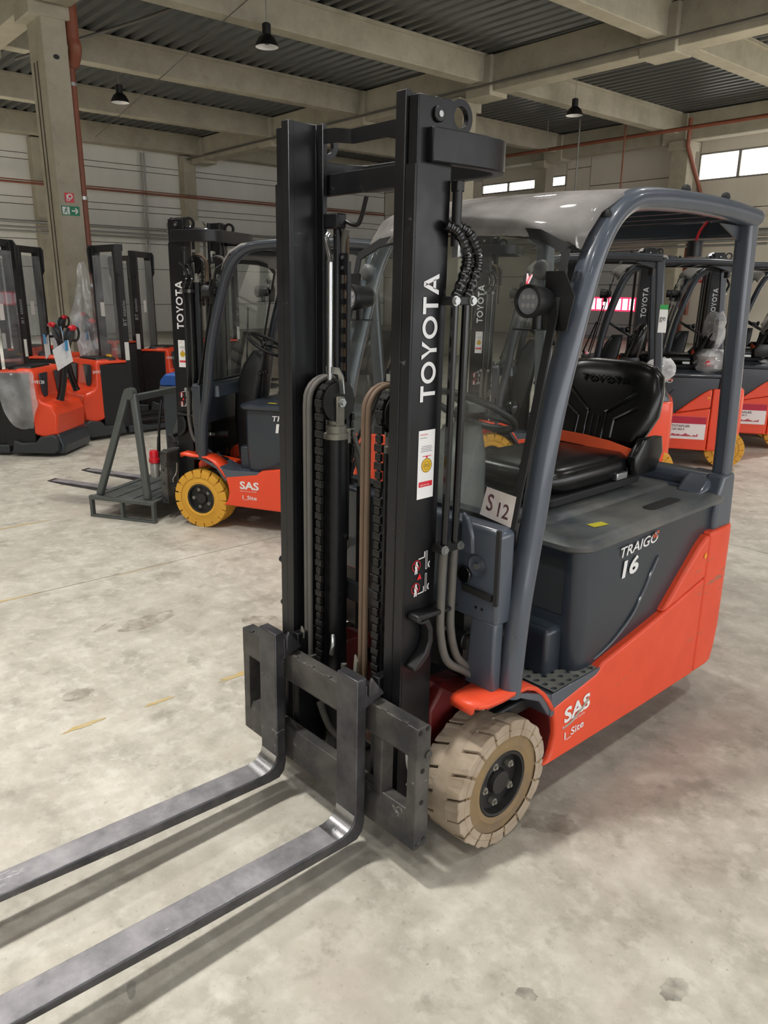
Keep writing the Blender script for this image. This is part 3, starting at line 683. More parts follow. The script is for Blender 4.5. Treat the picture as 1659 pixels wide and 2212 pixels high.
    for (z, gx, y0, y1, r) in ((.942, .500, .375, 1.47, .07), (.955, .522, .352, 1.47, .09), (.972, .524, .350, 1.47, .09), (.986, .512, .362, 1.465, .085), (.992, .485, .40, 1.45, .08)):
        ld.append(hood_loop(z, gx, y0, y1, r))
    MB().loft(ld).build('hood_lid', 'slate_dusty' if main else DK, root, smooth=45)
    MB().loft([hood_loop(.990, .30, .50, 1.40, .05), hood_loop(1.002, .285, .52, 1.39, .05)]).build('lid_rise', 'slate_dusty' if main else DK, root)
    MB().loft([[(x, y, .9935) for x, y in rrect(.40, .455, .93, 1.17, .025)], [(x, y, .9945) for x, y in rrect(.40, .455, .93, 1.17, .025)]]).build('grip_recess', 'black', root)
    MB().box(-.46, .46, 1.40, 1.52, .98, 1.06).build('rear_ledge', SL, root, bevel=.03, seg=3)
    for s in (1, -1):
        MB().prism([(1.30, .985), (1.50, .985), (1.53, 1.0), (1.50, 1.07), (1.40, 1.05)], 'x', s*.34, s*.47).build('rear_corner', SL, root, bevel=.02)
    # --- frame, floor and front cowl
    MB().box(-.45, .45, .02, .44, .40, .455).build('floor_plate', 'black', root, bevel=.01)
    MB().box(-.40, .40, .3, 1.5, .16, .46).build('chassis', 'black', root)
    for s in (1, -1):
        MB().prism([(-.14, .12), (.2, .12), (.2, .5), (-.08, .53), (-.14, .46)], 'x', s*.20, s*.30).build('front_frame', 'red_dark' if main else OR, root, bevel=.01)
    MB().cyl((0, 0, .2285), .06, -.35, .35, 'x', 16).build('front_axle', 'black', root)
    cw_ = [(-.484, .80), (.484, .80), (.484, 1.10), (.462, 1.115), (-.462, 1.115), (-.484, 1.10)]
    MB().prism(cw_, 'y', -.045, .03).build('front_cowl', SL, root, bevel=.012, seg=3)
    MB().box(-.33, .33, -.02, .03, .56, .81).build('cowl_inner', 'black', root)
    MB().prism([(-.33, .56), (.33, .56), (.33, .80), (-.33, .80)], 'y', .02, .03).build('cowl_back', 'black', root)
    for s in (1, -1):
        MB().prism([(s*.36, .565), (s*.48, .565), (s*.48, .81), (s*.38, .81)], 'y', -.045, -.0).build('cowl_leg', SL, root, bevel=.008)
        MB().lathe([(.034, -.001), (.034, -.006), (.024, -.002), (.008, .0)], (s*.40, -.045, .985), 'y', 20).build('cowl_dimple', 'slate', root, smooth=60)
        MB().hexa((s*.40, -.046, .985), .010, 0, -.012, 'y').build('bolt', 'zinc', root, smooth=0)
        MB().cyl((s*.352, -.047, .945), .028, 0, -.012, 'y', 18).build('rubber_plug', 'black_gloss', root, bevel=.004)
        MB().bar((s*.345, -.05, .90), (s*.465, -.05, .895), .012, .022).build('gasket', 'rubber', root)
        MB().prism([(s*.335, 1.02), (s*.39, 1.02), (s*.385, 1.08), (s*.365, 1.13), (s*.335, 1.15)], 'y', -.06, -.04).build('cowl_hump', SL, root, bevel=.008)
        for xx in (.40, .425): MB().cyl((s*xx, -.0455, .845), .005, 0, -.002, 'y', 10).build('screw_hole', 'black', root)
    # --- overhead guard
    pil = [(.028, .545), (.052, .83), (.086, 1.0), (.112, 1.15), (.134, 1.30), (.164, 1.445), (.202, 1.584), (.272, 1.80), (.325, 1.93), (.39, 2.02), (.48, 2.076), (.60, 2.098), (.85, 2.108), (1.15, 2.105), (1.40, 2.09)]
    for s in (1, -1):
        P = smoothpath([(s*(.492 if z < 1 else .488), y, z) for y, z in pil], 4)
        MB().tube(P, .036, 14, r2=.042, upv=(1, 0, 0)).xf(lambda x, y, z: (x, y, z)).build('front_pillar', SL, root, smooth=60)
        rp = [(1.45, .80), (1.462, 1.02), (1.455, 1.2), (1.42, 1.6), (1.385, 2.09)]
        MB().strip([(s*.475, y, z) for y, z in rp], .075, .065, (1, 0, 0)).build('rear_pillar', SL, root, bevel=.016, seg=3)
        MB().prism([(1.36, .80), (1.53, .80), (1.51, 1.07), (1.40, 1.07), (1.37, .98)], 'x', s*.435, s*.515).build('pillar_foot', SL, root, bevel=.015, seg=3)
        MB().prism([(1.18, 2.06), (1.40, 2.06), (1.40, 1.93), (1.36, 2.0)], 'x', s*.46, s*.468).build('gusset', 'slate_dark', root)
    for yy, zz_, h in ((1.39, 2.055, .07), (.42, 2.055, .05)):
        MB().box(-.48, .48, yy-.03, yy+.03, zz_-h/2, zz_+h/2).build('cross_tube', 'slate_dark', root, bevel=.012)
    for k in range(5):
        yy = .55+.17*k; MB().box(-.46, .46, yy-.014, yy+.014, 2.075, 2.10).build('guard_bar', 'slate_dark', root)
    # roof cover
    RM = 'roof_film' if main else 'roof_grey'
    rc = MB(); prof = [(.262, 1.982), (.285, 2.03), (.335, 2.075), (.43, 2.112), (.60, 2.132), (.9, 2.142), (1.2, 2.138), (1.43, 2.118), (1.445, 2.10)]
    hw = [.482, .490, .497, .503, .51, .52, .52, .515, .51]; vs = []
    for (yy, zz_), w in zip(prof, hw):
        for q, dz in ((-1, -.022), (-.93, -.003), (-.6, .004), (0, .008), (.6, .004), (.93, -.003), (1, -.022)): vs.append((w*q, yy-.085*(1-q*q)*max(0, (.6-yy)/.34), zz_+dz-(.028*q*q if yy < .3 else .012*q*q if yy < .4 else 0)))
    n = len(prof); fs = [(7*i+j, 7*i+j+1, 7*i+8+j, 7*i+7+j) for i in range(n-1) for j in range(6)]
    rc.add(vs, fs).build('roof_cover', RM, root, smooth=60, solid=.006)
    for s in (1, -1):
        for (yy, zz_, xx) in ((.36, 2.035, .497), (.84, 2.146, .49), (1.14, 2.146, .49)):
            MB().lathe([(.014, 0), (.017, .006), (.012, .02), (.003, .024)], (s*xx, yy, zz_-.008), 'z', 14).build('rubber_knob', 'rubber', root, smooth=50)
    # --- windscreen, with black printed border
    def ws(x, t): return (x, .020+.205*t, 1.10+.90*t)   # t 0..1 up the pane
    MB().add([ws(-.478, 0), ws(.478, 0), ws(.474, .93), ws(.36, .985), ws(.15, 1.01), ws(-.15, 1.01), ws(-.36, .985), ws(-.474, .93)], [tuple(range(8))]).build('windscreen', 'windscreen', root, smooth=0)
    pts = [ws(-.472, .008), ws(.472, .008), ws(.468, .925), ws(.36, .975), ws(.15, 1.0), ws(-.15, 1.0), ws(-.36, .975), ws(-.468, .925)]
    for (a, b, w) in ((0, 1, .04), (1, 2, .026), (7, 0, .026)):
        MB().bar(pts[a], pts[b], w, .007, (0, -.974, .222)).build('windscreen_seal', 'rubber', root)
    MB().strip(pts[2:], .03, .008, (0, -.974, .222)).build('windscreen_seal', 'rubber', root)
    if main: MB().box(.474, .488, -.055, -.045, .875, 1.12).build('door_seal', 'rubber', root)
    for s in (1, -1):
        c = Vector(ws(s*.40, .86)); MB().lathe([(.030, 0), (.030, -.012), (.024, -.02), (.005, -.022)], c, 'y', 20).build('screen_clip', 'slate_dusty', root, smooth=50)
    # wiper
    a, b = ws(-.30, .02), ws(-.14, .62)
    MB().bar((a[0], a[1]-.02, a[2]), (b[0], b[1]-.02, b[2]), .012, .008).bar((-.27, -.06, 1.12), (-.20, .07, 1.47), .014, .01).bar((-.23, -.06, 1.12), (-.17, .07, 1.47), .014, .01).build('wiper', 'black', root)
    # --- dash, steering column and wheel
    MB().loft([sq(0, .20, .10, .09, .455, 5), sq(0, .19, .12, .10, .80, 5), sq(0, .22, .13, .11, 1.05, 5), sq(0, .27, .10, .09, 1.24, 4), sq(0, .31, .06, .06, 1.34, 3)]).build('steering_column', 'slate_dusty' if main else 'black', root, smooth=60)
    MB().loft([[(x, y, 1.02) for x, y in rrect(-.44, .44, .03, .16, .03)], [(x, y, 1.10) for x, y in rrect(-.43, .43, .03, .15, .03)]]).build('dashboard', 'slate_dark', root, smooth=50)
    sw = MB(); c = Vector((0, .36, 1.385)); ax = Vector((0, .50, .866)); e1 = Vector((1, 0, 0)); e2 = ax.cross(e1).normalized()
    sw.tube([c+(e1*cos(2*pi*k/28)+e2*sin(2*pi*k/28))*.165 for k in range(28)], .014, 8, closed=True)
    for k in range(3):
        t = 2*pi*k/3+.5; sw.bar(c, c+(e1*cos(t)+e2*sin(t))*.16, .03, .012, ax)
    so = sw.build('steering_wheel', 'black', root, smooth=60)
    MB().lathe([(.05, 0), (.045, .03), (.02, .036)], c, 'z', 18).build('wheel_hub', 'slate_dusty' if main else 'black', so, smooth=50)
    kn = c+(e1*.9+e2*.3).normalized()*.155
    MB().lathe([(.006, 0), (.008, .02), (.02, .035), (.023, .055), (.015, .072), (.003, .076)], kn, 'z', 14).build('steering_knob', 'black_gloss', so, smooth=60)
    for k in range(3):
        x = .18+.05*k; MB().tube([(x, .42-.01*k, 1.00), (x+.01, .44, 1.18)], .006, 6).lathe([(.006, 0), (.018, .012), (.018, .03), (.004, .04)], (x+.01, .44, 1.175), 'z', 10).build('control_lever', 'black_gloss', root, smooth=50)
    # --- seat
    MB().loft([hood_loop(.99, .20, .60, 1.14, .02), hood_loop(1.02, .21, .58, 1.16, .02)]).build('seat_rail', 'black', root)
    MB().loft([hood_loop(1.02, .235, .55, 1.22, .04), hood_loop(1.055, .24, .54, 1.23, .04)]).build('seat_suspension', 'rubber', root, bevel=.006)
    cu = []
    for (z, a, b, cy) in ((1.055, .21, .28, .87), (1.07, .235, .31, .865), (1.105, .245, .32, .86), (1.138, .24, .315, .865), (1.158, .21, .28, .875), (1.163, .12, .17, .88)): cu.append(sq(0, cy, a, b, z, 5, 32))
    MB().loft(cu).build('seat_cushion', 'seat_vinyl', root, smooth=70)
    for s in (1, -1):
        MB().loft([[(s*(x+.0), y, 1.07) for x, y in rrect(.228, .272, 1.10, 1.28, .02)], [(s*x, y, 1.15) for x, y in rrect(.226, .282, 1.08, 1.31, .026)], [(s*x, y, 1.215) for x, y in rrect(.234, .275, 1.14, 1.30, .018)]]).build('hip_restraint', 'seat_vinyl', root, smooth=50)
        MB().box(min(s*.20, s*.247), max(s*.20, s*.247), 1.00, 1.08, 1.06, 1.09).build('seat_bracket', 'zinc', root, bevel=.004)
    bk = []   # backrest, loops stacked along its leaning axis
    for (t, a, b) in ((0, .13, .035), (.03, .175, .055), (.10, .215, .065), (.20, .258, .064), (.30, .258, .056), (.37, .24, .048), (.41, .20, .038), (.43, .12, .02)):
        bk.append([(x, y+1.21+.26*t, 1.10+t*.98) for x, y, _ in sq(0, 0, a, b, 0, 3.2, 32)])
    bo = MB().loft(bk).build('seat_backrest', 'seat_vinyl', root, smooth=70)
    def bpnt(x, t, out=.0):   # point on the front of the backrest
        d = .060-.3*x*x-(max(0, t-.25)**2)*.5; return (x, 1.21+.26*t-d-out, 1.10+.98*t)
    ribs = [[(-.17, .30), (-.055, .215), (-.045, .20), (-.045, .09)], [(.17, .30), (.055, .215), (.045, .20), (.045, .09)], [(-.19, .24), (-.10, .185), (-.09, .17), (-.09, .10)], [(.19, .24), (.10, .185), (.09, .17), (.09, .10)], [(-.015, .19), (-.015, .075)], [(.015, .19), (.015, .075)], [(-.10, .08), (-.05, .052), (0, .046), (.05, .052), (.10, .08)]]
    rb = MB()
    for r in ribs:
        P = smoothpath([bpnt(x, t, .005) for x, t in r], 4); rb.tube(P, .0085, 6)
    rb.build('seat_rib', 'seat_vinyl', bo, smooth=60)
    vf = bold_toyota(.026); wd = max(v[0] for v in vf[0])
    tx = MB(); tx.add([bpnt((x-wd/2)*1.3, .338+y*1.0, .007) for x, y in vf[0]], vf[1]); tx.build('embossed_lettering', 'black_gloss', bo, smooth=0, solid=.006)
    MB().strip([(-.24, 1.14, 1.165), (-.12, 1.12, 1.185), (.0, 1.11, 1.185), (.12, 1.11, 1.175), (.24, 1.12, 1.15)], .004, .048, (0, .25, 1)).build('seat_belt', 'belt_orange', root)
    # --- head lamps on brackets
    for s in (1, -1):
        lx = .43 if s > 0 else .385
        pb = [(s*.415, 1.70), (s*.51, 1.70), (s*.53, 1.80), (s*.49, 1.87), (s*.425, 1.87), (s*.425, 1.835)]
        MB().prism(pb, 'y', .175, .18).build('lamp_bracket', 'black', root)
        MB().prism([(s*(lx-.06), 1.70), (s*.45, 1.70), (s*.45, 1.704), (s*(lx-.06), 1.704)], 'y', .10, .18).build('lamp_shelf', 'black', root)
        hl = MB().lathe([(.02, .10), (.034, .09), (.04, .06), (.045, .02), (.048, .0), (.048, -.014), (.040, -.016), (.037, -.004)], (s*lx, .10, 1.784), 'y', 28, closed=True).build('head_lamp', 'black', root, smooth=40)
        MB().cyl((s*lx, .10, 1.784), .0375, -.008, -.004, 'y', 28).build('lens', 'lens', hl)
        for (dx, dz) in ((-.018, .012), (.0, .012), (.018, .012), (-.018, -.012), (0, -.012), (.018, -.012)):
            MB().cyl((s*lx+dx, .10, 1.784+dz), .007, -.0095, -.008, 'y', 10).build('led', 'letter_grey', hl)
        MB().cyl((s*lx, .14, 1.0), .016, .704, .745, 'z', 12).build('lamp_foot', 'black', hl)
    # rear work lamp and cable under roof
    MB().cyl((.30, 1.33, 1.98), .03, -.03, .03, 'z', 14).build('beacon_socket', 'black', root)
    MB().tube(smoothpath([(.30, 1.33, 2.0), (.31, 1.34, 2.05), (.33, 1.36, 2.09)], 4), .006, 6).build('beacon_cable', 'red', root)

def make_mast(root, main):
    RA = 'mast_black'; ms = MB()
    for s in (1, -1):
        o = [(s*.282, -.296), (s*.318, -.296), (s*.318, -.165), (s*.262, -.165), (s*.262, -.183), (s*.302, -.183), (s*.302, -.276), (s*.282, -.276)]
        m = MB().prism(o, 'z', .09, 2.295).xf(T).build('outer_mast_rail', 'mast_face', root, bevel=.002, seg=1)
        i = [(s*.240, -.304), (s*.279, -.304), (s*.279, -.284), (s*.264, -.284), (s*.264, -.19), (s*.278, -.19), (s*.278, -.172), (s*.215, -.172), (s*.215, -.19), (s*.250, -.19), (s*.250, -.284), (s*.240, -.284)]
        MB().prism(i, 'z', .12, 2.31).xf(T).build('inner_mast_rail', RA, root, bevel=.002, seg=1)
        # stepped guide strip on the outer flange
        MB().box(min(s*.281, s*.317), max(s*.281, s*.317), -.302, -.296, .1, 2.13).xf(T).build('wear_strip', RA, root)
        # rail head bosses and lifting ring
        MB().cyl((s*.318, -.225, 2.255), .020, 0, s*.010, 'x', 18).xf(T).build('head_boss', 'black', root, bevel=.003)
        MB().cyl((s*.318, -.225, 2.255), .008, s*.009, s*.013, 'x', 12).xf(T).build('head_bolt', 'zinc', root)
        rg = MB().lathe([(.028, 0), (.046, 0), (.046, .016), (.028, .016), (.028, 0)], (s*.293, -.125, 2.262), 'x', 28, closed=True)
        rg.box(min(s*.293, s*.293+.016), max(s*.293, s*.293+.016), -.19, -.165, 2.22, 2.30).xf(T).build('lifting_ring', RA, root, smooth=40)
    # bowed tie bar behind the rail heads
    path = [(.325, -.262), (.335, -.12), (.336, -.04), (.328, .01), (.308, .045), (.275, .066), (.23, .074), (.17, .076)]
    path = [(x, y, 2.178) for x, y in path]; path = smoothpath(path+[(-x, y, z) for x, y, z in reversed(path)], 4)
    MB().strip([T(*p) for p in path], .034, .085, (0, 0, 1)).build('top_tie_bar', RA, root, smooth=50, bevel=.004)
    if main:
        # inner top cross bar with swept ends, second and low cross bars
        MB().strip([T(*p) for p in [(-.25, -.185, 2.275), (-.17, -.175, 2.272), (-.13, -.14, 2.268), (.13, -.14, 2.268), (.17, -.175, 2.272), (.25, -.185, 2.275)]], .014, .04, (0, 0, 1)).build('inner_cross_bar', RA, root)
        MB().box(-.25, .25, -.165, -.145, 2.10, 2.165).xf(T).build('upper_cross_bar', RA, root, bevel=.003)
    MB().box(-.28, .28, -.165, -.145, .745, .815).xf(T).build('lower_cross_bar', RA, root, bevel=.003)
    MB().box(-.28, .28, -.185, -.145, .10, .20).xf(T).build('bottom_cross_bar', RA, root, bevel=.003)
    # lift cylinders with rods, heads, chain sheaves, chains and hoses
    zc = 1.325 if main else 1.85
    for s in (1, -1):
        x = s*.150
        MB().cyl((x, -.185, 0), .041, .12, zc, 'z', 20).xf(T).build('lift_cylinder', 'mast_black', root)
        MB().lathe([(.043, zc), (.043, zc+.018), (.036, zc+.022), (.036, zc+.045), (.028, zc+.05), (.028, zc+.062)], (x, -.185, 0), 'z', 20).xf(T).build('cylinder_head', 'alu_dusty', root)
        MB().cyl((x, -.185, 0), .018, zc+.05, zc+.14, 'z', 12).xf(T).build('lift_rod', 'chrome', root)
        sz = zc+.125
        MB().lathe([(.012, -.024), (.066, -.024), (.066, -.018), (.055, -.015), (.055, .015), (.066, .018), (.066, .024), (.012, .024)], (x, -.19, sz), 'x', 28).xf(T).build('sheave', 'chain_steel', root)
        MB().hexa((x+.026, -.19, sz), .016, 0, .016, 'x').cyl((x+.03, -.19, sz), .008, 0, .02, 'x', 10).xf(T).build('sheave_bolt', 'zinc', root)
        yk = MB().box(x+.024, x+.032, -.207, -.173, zc+.045, sz+.02).box(x-.032, x-.024, -.207, -.173, zc+.045, sz+.02)
        yk.xf(T).build('sheave_yoke', 'alu_dusty', root, bevel=.003)
        br = [(x+.036, -.188, sz+.03), (x+.036, -.195, sz+.09), (x+.03, -.20, sz+.104), (x-.035, -.20, sz+.104)]
        MB().strip([T(*p) for p in br], .022, .004, (0, 1, 0)).build('chain_guard', 'zinc', root)
        # chain: links in a loop over the sheave, each side of the cylinder
        cp = [(x-.004, -.262, .50)]; n = 0
        zt = sz; R_ = .068; pts = []
        z = .52
        while z < zt: pts.append((-.258, z, 0)); z += .0285
        for a in range(0, 181, 24): pts.append((-.19-R_*cos(radians(a)), zt+R_*sin(radians(a)), a))
        z = zt
        while z > zt-.30: pts.append((-.122, z, 180)); z -= .0285
        ch = MB(); lk = {}
        for k, (yy, zz_, a) in enumerate(pts):
            t = radians(a); d = Vector((0, sin(t), cos(t))); c = Vector((x, yy, zz_))
            ch.bar(c-d*.015, c+d*.015, .009, .006, (0, cos(t), -sin(t)))
        co_ = ch.xf(T).build('lift_chain', 'chain_steel', root, smooth=0)
        for k, (yy, zz_, a) in enumerate(pts):      # outer and inner link plates, one object each on the near truck
            w = .017 if k % 2 else .012; t = radians(a)
            if main:
                if w not in lk:
                    p0 = MB().prism(rrect(-.0055, .0055, -.0128, .0128, .005, 3), 'x', -w, w).build('chain_link', 'chain_steel', co_, smooth=30); lk[w] = p0
                else: p0 = lk[w].copy(); COL.objects.link(p0); p0.parent = co_
                p0.location = T(x, yy, zz_); p0.rotation_euler = (-t, 0, 0)
            else:
                d = Vector((0, sin(t), cos(t))); c = Vector((x, yy, zz_)); lk.setdefault('m', MB()).bar(T(*(c-d*.0125)), T(*(c+d*.0125)), w*2, .011, (0, cos(t), -sin(t)))
        if not main: tag(lk['m'].build('chain_links', 'chain_steel', co_, smooth=0), kind='stuff')
        for j, dx in ((0, -.040), (1, -.061)):
            hp = [(x+dx, -.268, .50), (x+dx, -.268, .9), (x+dx, -.268, zt-.02)]+[(x+dx, -.19-.078*cos(radians(a)), zt+.078*sin(radians(a))) for a in range(15, 181, 15)]+[(x+dx, -.112, zt-.12)]
            MB().tube([T(*p) for p in hp], .0095, 8).build('lift_hose', 'hose' if s < 0 else 'hose_brown', root, smooth=60)
        MB().box(x-.07, x-.02, -.28, -.255, .50, .53).xf(T).build('chain_anchor', 'carriage', root)
        MB().prism([(x-.075, .50), (x-.058, .50), (x-.048, .62), (x-.062, .64)], 'y', -.295, -.288).xf(T).build('anchor_plate', 'alu_dusty', root)
    # energy chain and chrome pipe on the far cylinder
    x0, x1 = -.188, -.146
    if main:
        MB().cyl((-.19, -.15, 0), .014, 1.46, 2.02, 'z', 12).xf(T).build('side_tube', 'mast_black', root)
        MB().box(-.225, -.15, -.185, -.145, 2.0, 2.045).xf(T).build('tube_bracket', 'mast_black', root, bevel=.005)
        P = smoothpath([(-.185, -.19, 1.985), (-.185, -.20, 1.965), (-.165, -.20, 1.90), (-.165, -.20, 1.86), (-.165, -.20, 1.5)], 5)
        MB().tube([T(*p) for p in P], .009, 12).build('chrome_pipe', 'chrome', root, smooth=60)
        ec = MB(); z = .965; pit = .047
        ec.box(x0-.003, x0+.002, -.145, -.130, .95, 1.90).box(x1-.002, x1+.003, -.145, -.130, .95, 1.90)
        eo = ec.xf(T).build('cable_chain', 'black', root, smooth=0)
        b0 = None
        while z < 1.86:
            if b0 is None: b0 = MB().box(x0, x1, -.147, -.141, 0, .020).build('chain_bar', 'black', eo, smooth=0, bevel=.001); q = b0
            else: q = b0.copy(); COL.objects.link(q); q.parent = eo
            q.location = (0, (z-.3)*TILT, z); z += pit
        MB().box(x0-.006, x1+.006, -.148, -.144, 1.865, 1.925).xf(T).build('chain_clip', 'mast_black', eo)
        for zz_ in (1.88, 1.912): MB().cyl((x0+.022, -.148, zz_), .006, 0, -.003, 'y', 12).xf(T).build('rivet', 'zinc', eo)
        MB().tube([T(x0+.014, -.132, 1.0), T(x0+.014, -.132, 1.95)], .0045, 6).tube([T(x0+.026, -.132, 1.0), T(x0+.030, -.132, 1.98)], .0045, 6).tube([T(x0+.036, -.132, 1.0), T(x0+.036, -.132, 1.9)], .0045, 6).build('cable', 'cable_brown', eo)
        MB().tube(smoothpath([T(x0+.01, -.13, 1.88), T(x0+.014, -.135, 1.96), T(x0+.03, -.14, 2.0)], 4), .012, 8).build('cable_hose', 'hose', eo, smooth=60)
        MB().prism([(x0-.004, .965), (x1+.004, .965), (x1-.006, .915), (x0+.012, .90)], 'y', -.146, -.116).xf(T).build('chain_end', 'alu_dusty', eo, bevel=.006)
        MB().box(-.135, -.075, -.106, -.085, .60, 1.15).xf(T).build('hose_channel', 'mast_black', root, bevel=.004)
        MB().tube(smoothpath([T(-.12, -.095, 1.14), T(-.13, -.10, 1.22), T(-.155, -.11, 1.29), T(-.165, -.12, 1.33)], 5), .009, 8).tube(smoothpath([T(-.095, -.095, 1.14), T(-.10, -.10, 1.22), T(-.125, -.11, 1.29), T(-.14, -.12, 1.34)], 5), .009, 8).build('loop_hose', 'hose', root, smooth=60)
        MB().box(-.205, -.14, -.15, -.11, 1.30, 1.355).xf(T).build('hose_block', 'alu_dusty', root, bevel=.004)
        MB().tube(smoothpath([T(-.06, -.14, 2.09), T(-.09, -.14, 2.02), T(-.12, -.14, 2.01), T(-.17, -.15, 2.03)], 4), .007, 8).build('head_pipe', 'mast_black', root, smooth=60)
        MB().tube(smoothpath([(-.06, -.27, .58), (-.05, -.27, .62), (-.075, -.25, .64)], 4), .008, 8).build('hook_pipe', 'zinc', root, smooth=60)
    else:
        # raised middle stage: front cross plate, two bright sheaves, hoses down the left rail
        MB().strip([T(*p) for p in [(-.30, -.30, 2.235), (-.25, -.345, 2.235), (.25, -.345, 2.235), (.30, -.30, 2.235)]], .012, .075, (0, 0, 1)).build('front_cross_plate', 'mast_black', root, bevel=.004)
        for s in (1, -1):
            MB().lathe([(.01, -.02), (.062, -.02), (.05, 0), (.062, .02), (.01, .02)], (s*.12, -.30, 2.255), 'x', 24).xf(T).build('top_sheave', 'chrome', root)
            MB().tube([T(s*.12, -.36, 2.2), T(s*.12, -.36, .6)], .012, 8).build('front_chain', 'chain_steel', root)
            MB().tube([T(s*.19, -.30, 2.2), T(s*.19, -.30, .6)], .011, 8).build('lift_hose', 'hose', root)
        MB().tube([T(.21, -.23, 1.0), T(.21, -.23, 2.18)], .030, 14).build('free_lift_cylinder', 'mast_black', root)
    # pipes on the outer left side with clamps, corrugated sleeve above and hoses below
    yA, yB, px = -.165, -.118, .352
    for yy in (yA, yB):
        MB().tube([T(px, yy, 1.05), T(px, yy, 1.80)], .0115, 10).build('mast_pipe', 'black_gloss', root)
        e = -.036 if yy == yA else -.005
        P = smoothpath([T(px, yy, 1.06), T(px+.002, yy-.005, .92), T(px+.002, yy-.002, .78), T(px+.006, yy+.03, .67), T(px+.02, e-.03, .615), T(px+.03, e, .592)], 6)
        MB().tube(P, .0135, 10).build('tilt_hose', 'hose', root, smooth=60)
        MB().tube([P[-1], P[-1]+Vector((.012, .05, -.022))], .015, 8).hexa(P[-1]+Vector((.006, .02, -.01)), .018, -.008, .012, 'y').build('hose_fitting', 'zinc', root)
        q = smoothpath([T(px, yy, 1.79), T(px+.004, yy+.03, 1.86), T(px+.004, yy+.035, 1.91), T(px-.006, yy+.005, 1.965), T(px-.02, yy-.03, 1.985)], 12)
        MB().tube(q, [(.0165 if (k//2) % 2 else .0135) for k in range(len(q))], 10).build('corrugated_sleeve', 'black_gloss', root, smooth=30)
    for zz_ in (1.785, 1.055):
        MB().box(.318, .366, -.19, -.095, zz_-.012, zz_+.012).xf(T).build('pipe_clamp', 'black', root, bevel=.003)
        for yy in (-.178, -.108): MB().hexa((.366, yy, zz_), .011, 0, .010, 'x').cyl((.366, yy, zz_), .014, 0, .003, 'x', 12).xf(T).build('clamp_bolt', 'zinc', root, smooth=0)
    MB().box(.325, .352, -.16, -.12, 1.90, 1.945).xf(T).build('hose_union', 'zinc', root, bevel=.004)
    MB().cyl((.335, -.155, 0), .014, 1.93, 2.09, 'z', 12).xf(T).build('cylinder_cap', 'black', root)
    MB().box(.322, .348, -.17, -.14, 2.07, 2.10).xf(T).build('cap_block', 'black', root, bevel=.004)
    # tilt bracket welded to each rail (sideways U)
    for s in (1, -1):
        C = [(-.285, .862), (-.275, .87), (-.10, .858), (-.10, .84), (-.262, .848), (-.27, .838), (-.245, .82), (-.225, .80), (-.222, .76), (-.24, .725), (-.275, .695), (-.272, .682), (-.25, .682), (-.13, .70), (-.10, .72), (-.10, .62), (-.17, .60), (-.17, .60)]
        up_ = [(-.285, .850), (-.278, .866), (-.10, .856), (-.10, .842), (-.262, .845), (-.27, .835)]
        dn = [(-.27, .835), (-.238, .825), (-.222, .80), (-.220, .765), (-.236, .73), (-.285, .69), (-.28, .676), (-.255, .68), (-.215, .712), (-.200, .76), (-.203, .805), (-.222, .842)]
        MB().prism(up_, 'x', s*.318, s*.365).prism(dn, 'x', s*.318, s*.358).xf(T).build('tilt_bracket', 'black', root, bevel=.005, seg=2)
        MB().cyl((s*.30, -.02, .70), .032, -.05, .05, 'x', 16).build('tilt_pin', 'mast_black', root, bevel=.004)
        MB().tube([(s*.30, -.02, .70), (s*.30, .16, .715)], .026, 12).build('tilt_cylinder', 'black', root)
        MB().lathe([(.017, 0), (.017, .03), (.012, .035), (.012, .06)], (s*.36, .0, .715), 'y', 10).build('tilt_fitting', 'zinc', root)
    # --- carriage
    c, y0, y1 = .475, -.378, -.318
    ct, cb = .571, .147
    def bars(z0, z1, lip):
        return [(y0, z0), (y1, z0), (y1, z1), (y0, z1)]
    tb = [(y0, .470), (y0+.010, .458), (y1, .450), (y1, ct-.012), (y1-.012, ct), (y0, ct)]
    co = MB().prism(tb, 'x', -c, c).xf(T).build('carriage_top_bar', 'carriage', root, bevel=.003)
    # hook notches
    for k in range(10):
        x = -.42+.84*k/9
        if abs(abs(x)-.22) > .06: MB().box(x-.012, x+.012, y0-.001, y0+.012, ct-.001, ct+.005).xf(T).build('notch_tooth', 'carriage', co, bevel=.002)
    bb = [(y0, cb), (y1, cb), (y1, .25), (y1-.01, .27), (y0+.012, .268), (y0, .235)]
    MB().prism(bb, 'x', -c, c).xf(T).build('carriage_bottom_bar', 'carriage', root, bevel=.003)
    for s in (1, -1):
        for (xa, xb, ya) in ((.435, .4745, y0+.0005), (.275, .315, y0+.008)):
            MB().box(min(s*xa, s*xb), max(s*xa, s*xb), ya, y1-.001, .20, .52).xf(T).build('carriage_upright', 'carriage', root, bevel=.003)
        for (yy, zz_) in ((-.365, .555), (-.335, .56), (-.35, .42), (-.35, .31), (-.362, .165), (-.335, .172)):
            MB().cyl((s*.475, yy, zz_), .0085, 0, s*.001, 'x', 12).cyl((s*.475, yy, zz_), .005, 0, s*.0015, 'x', 10).xf(T).build('end_screw', 'mast_black', root)
        # carriage rollers plates behind
        MB().box(min(s*.20, s*.235), max(s*.20, s*.235), -.318, -.20, .14, .62).xf(T).build('roller_plate', 'mast_black', root, bevel=.004)
        MB().cyl((s*.475, -.33, .47), .014, -.0, s*.006, 'x', 12).xf(T).build('side_roller', 'carriage', root)
    MB().tube(smoothpath([T(.36, -.30, .46), T(.36, -.305, .40), T(.375, -.31, .36), T(.40, -.315, .34), T(.402, -.315, .31), T(.375, -.315, .305)], 5), .006, 8).build('grease_pipe', 'zinc', root, smooth=60)
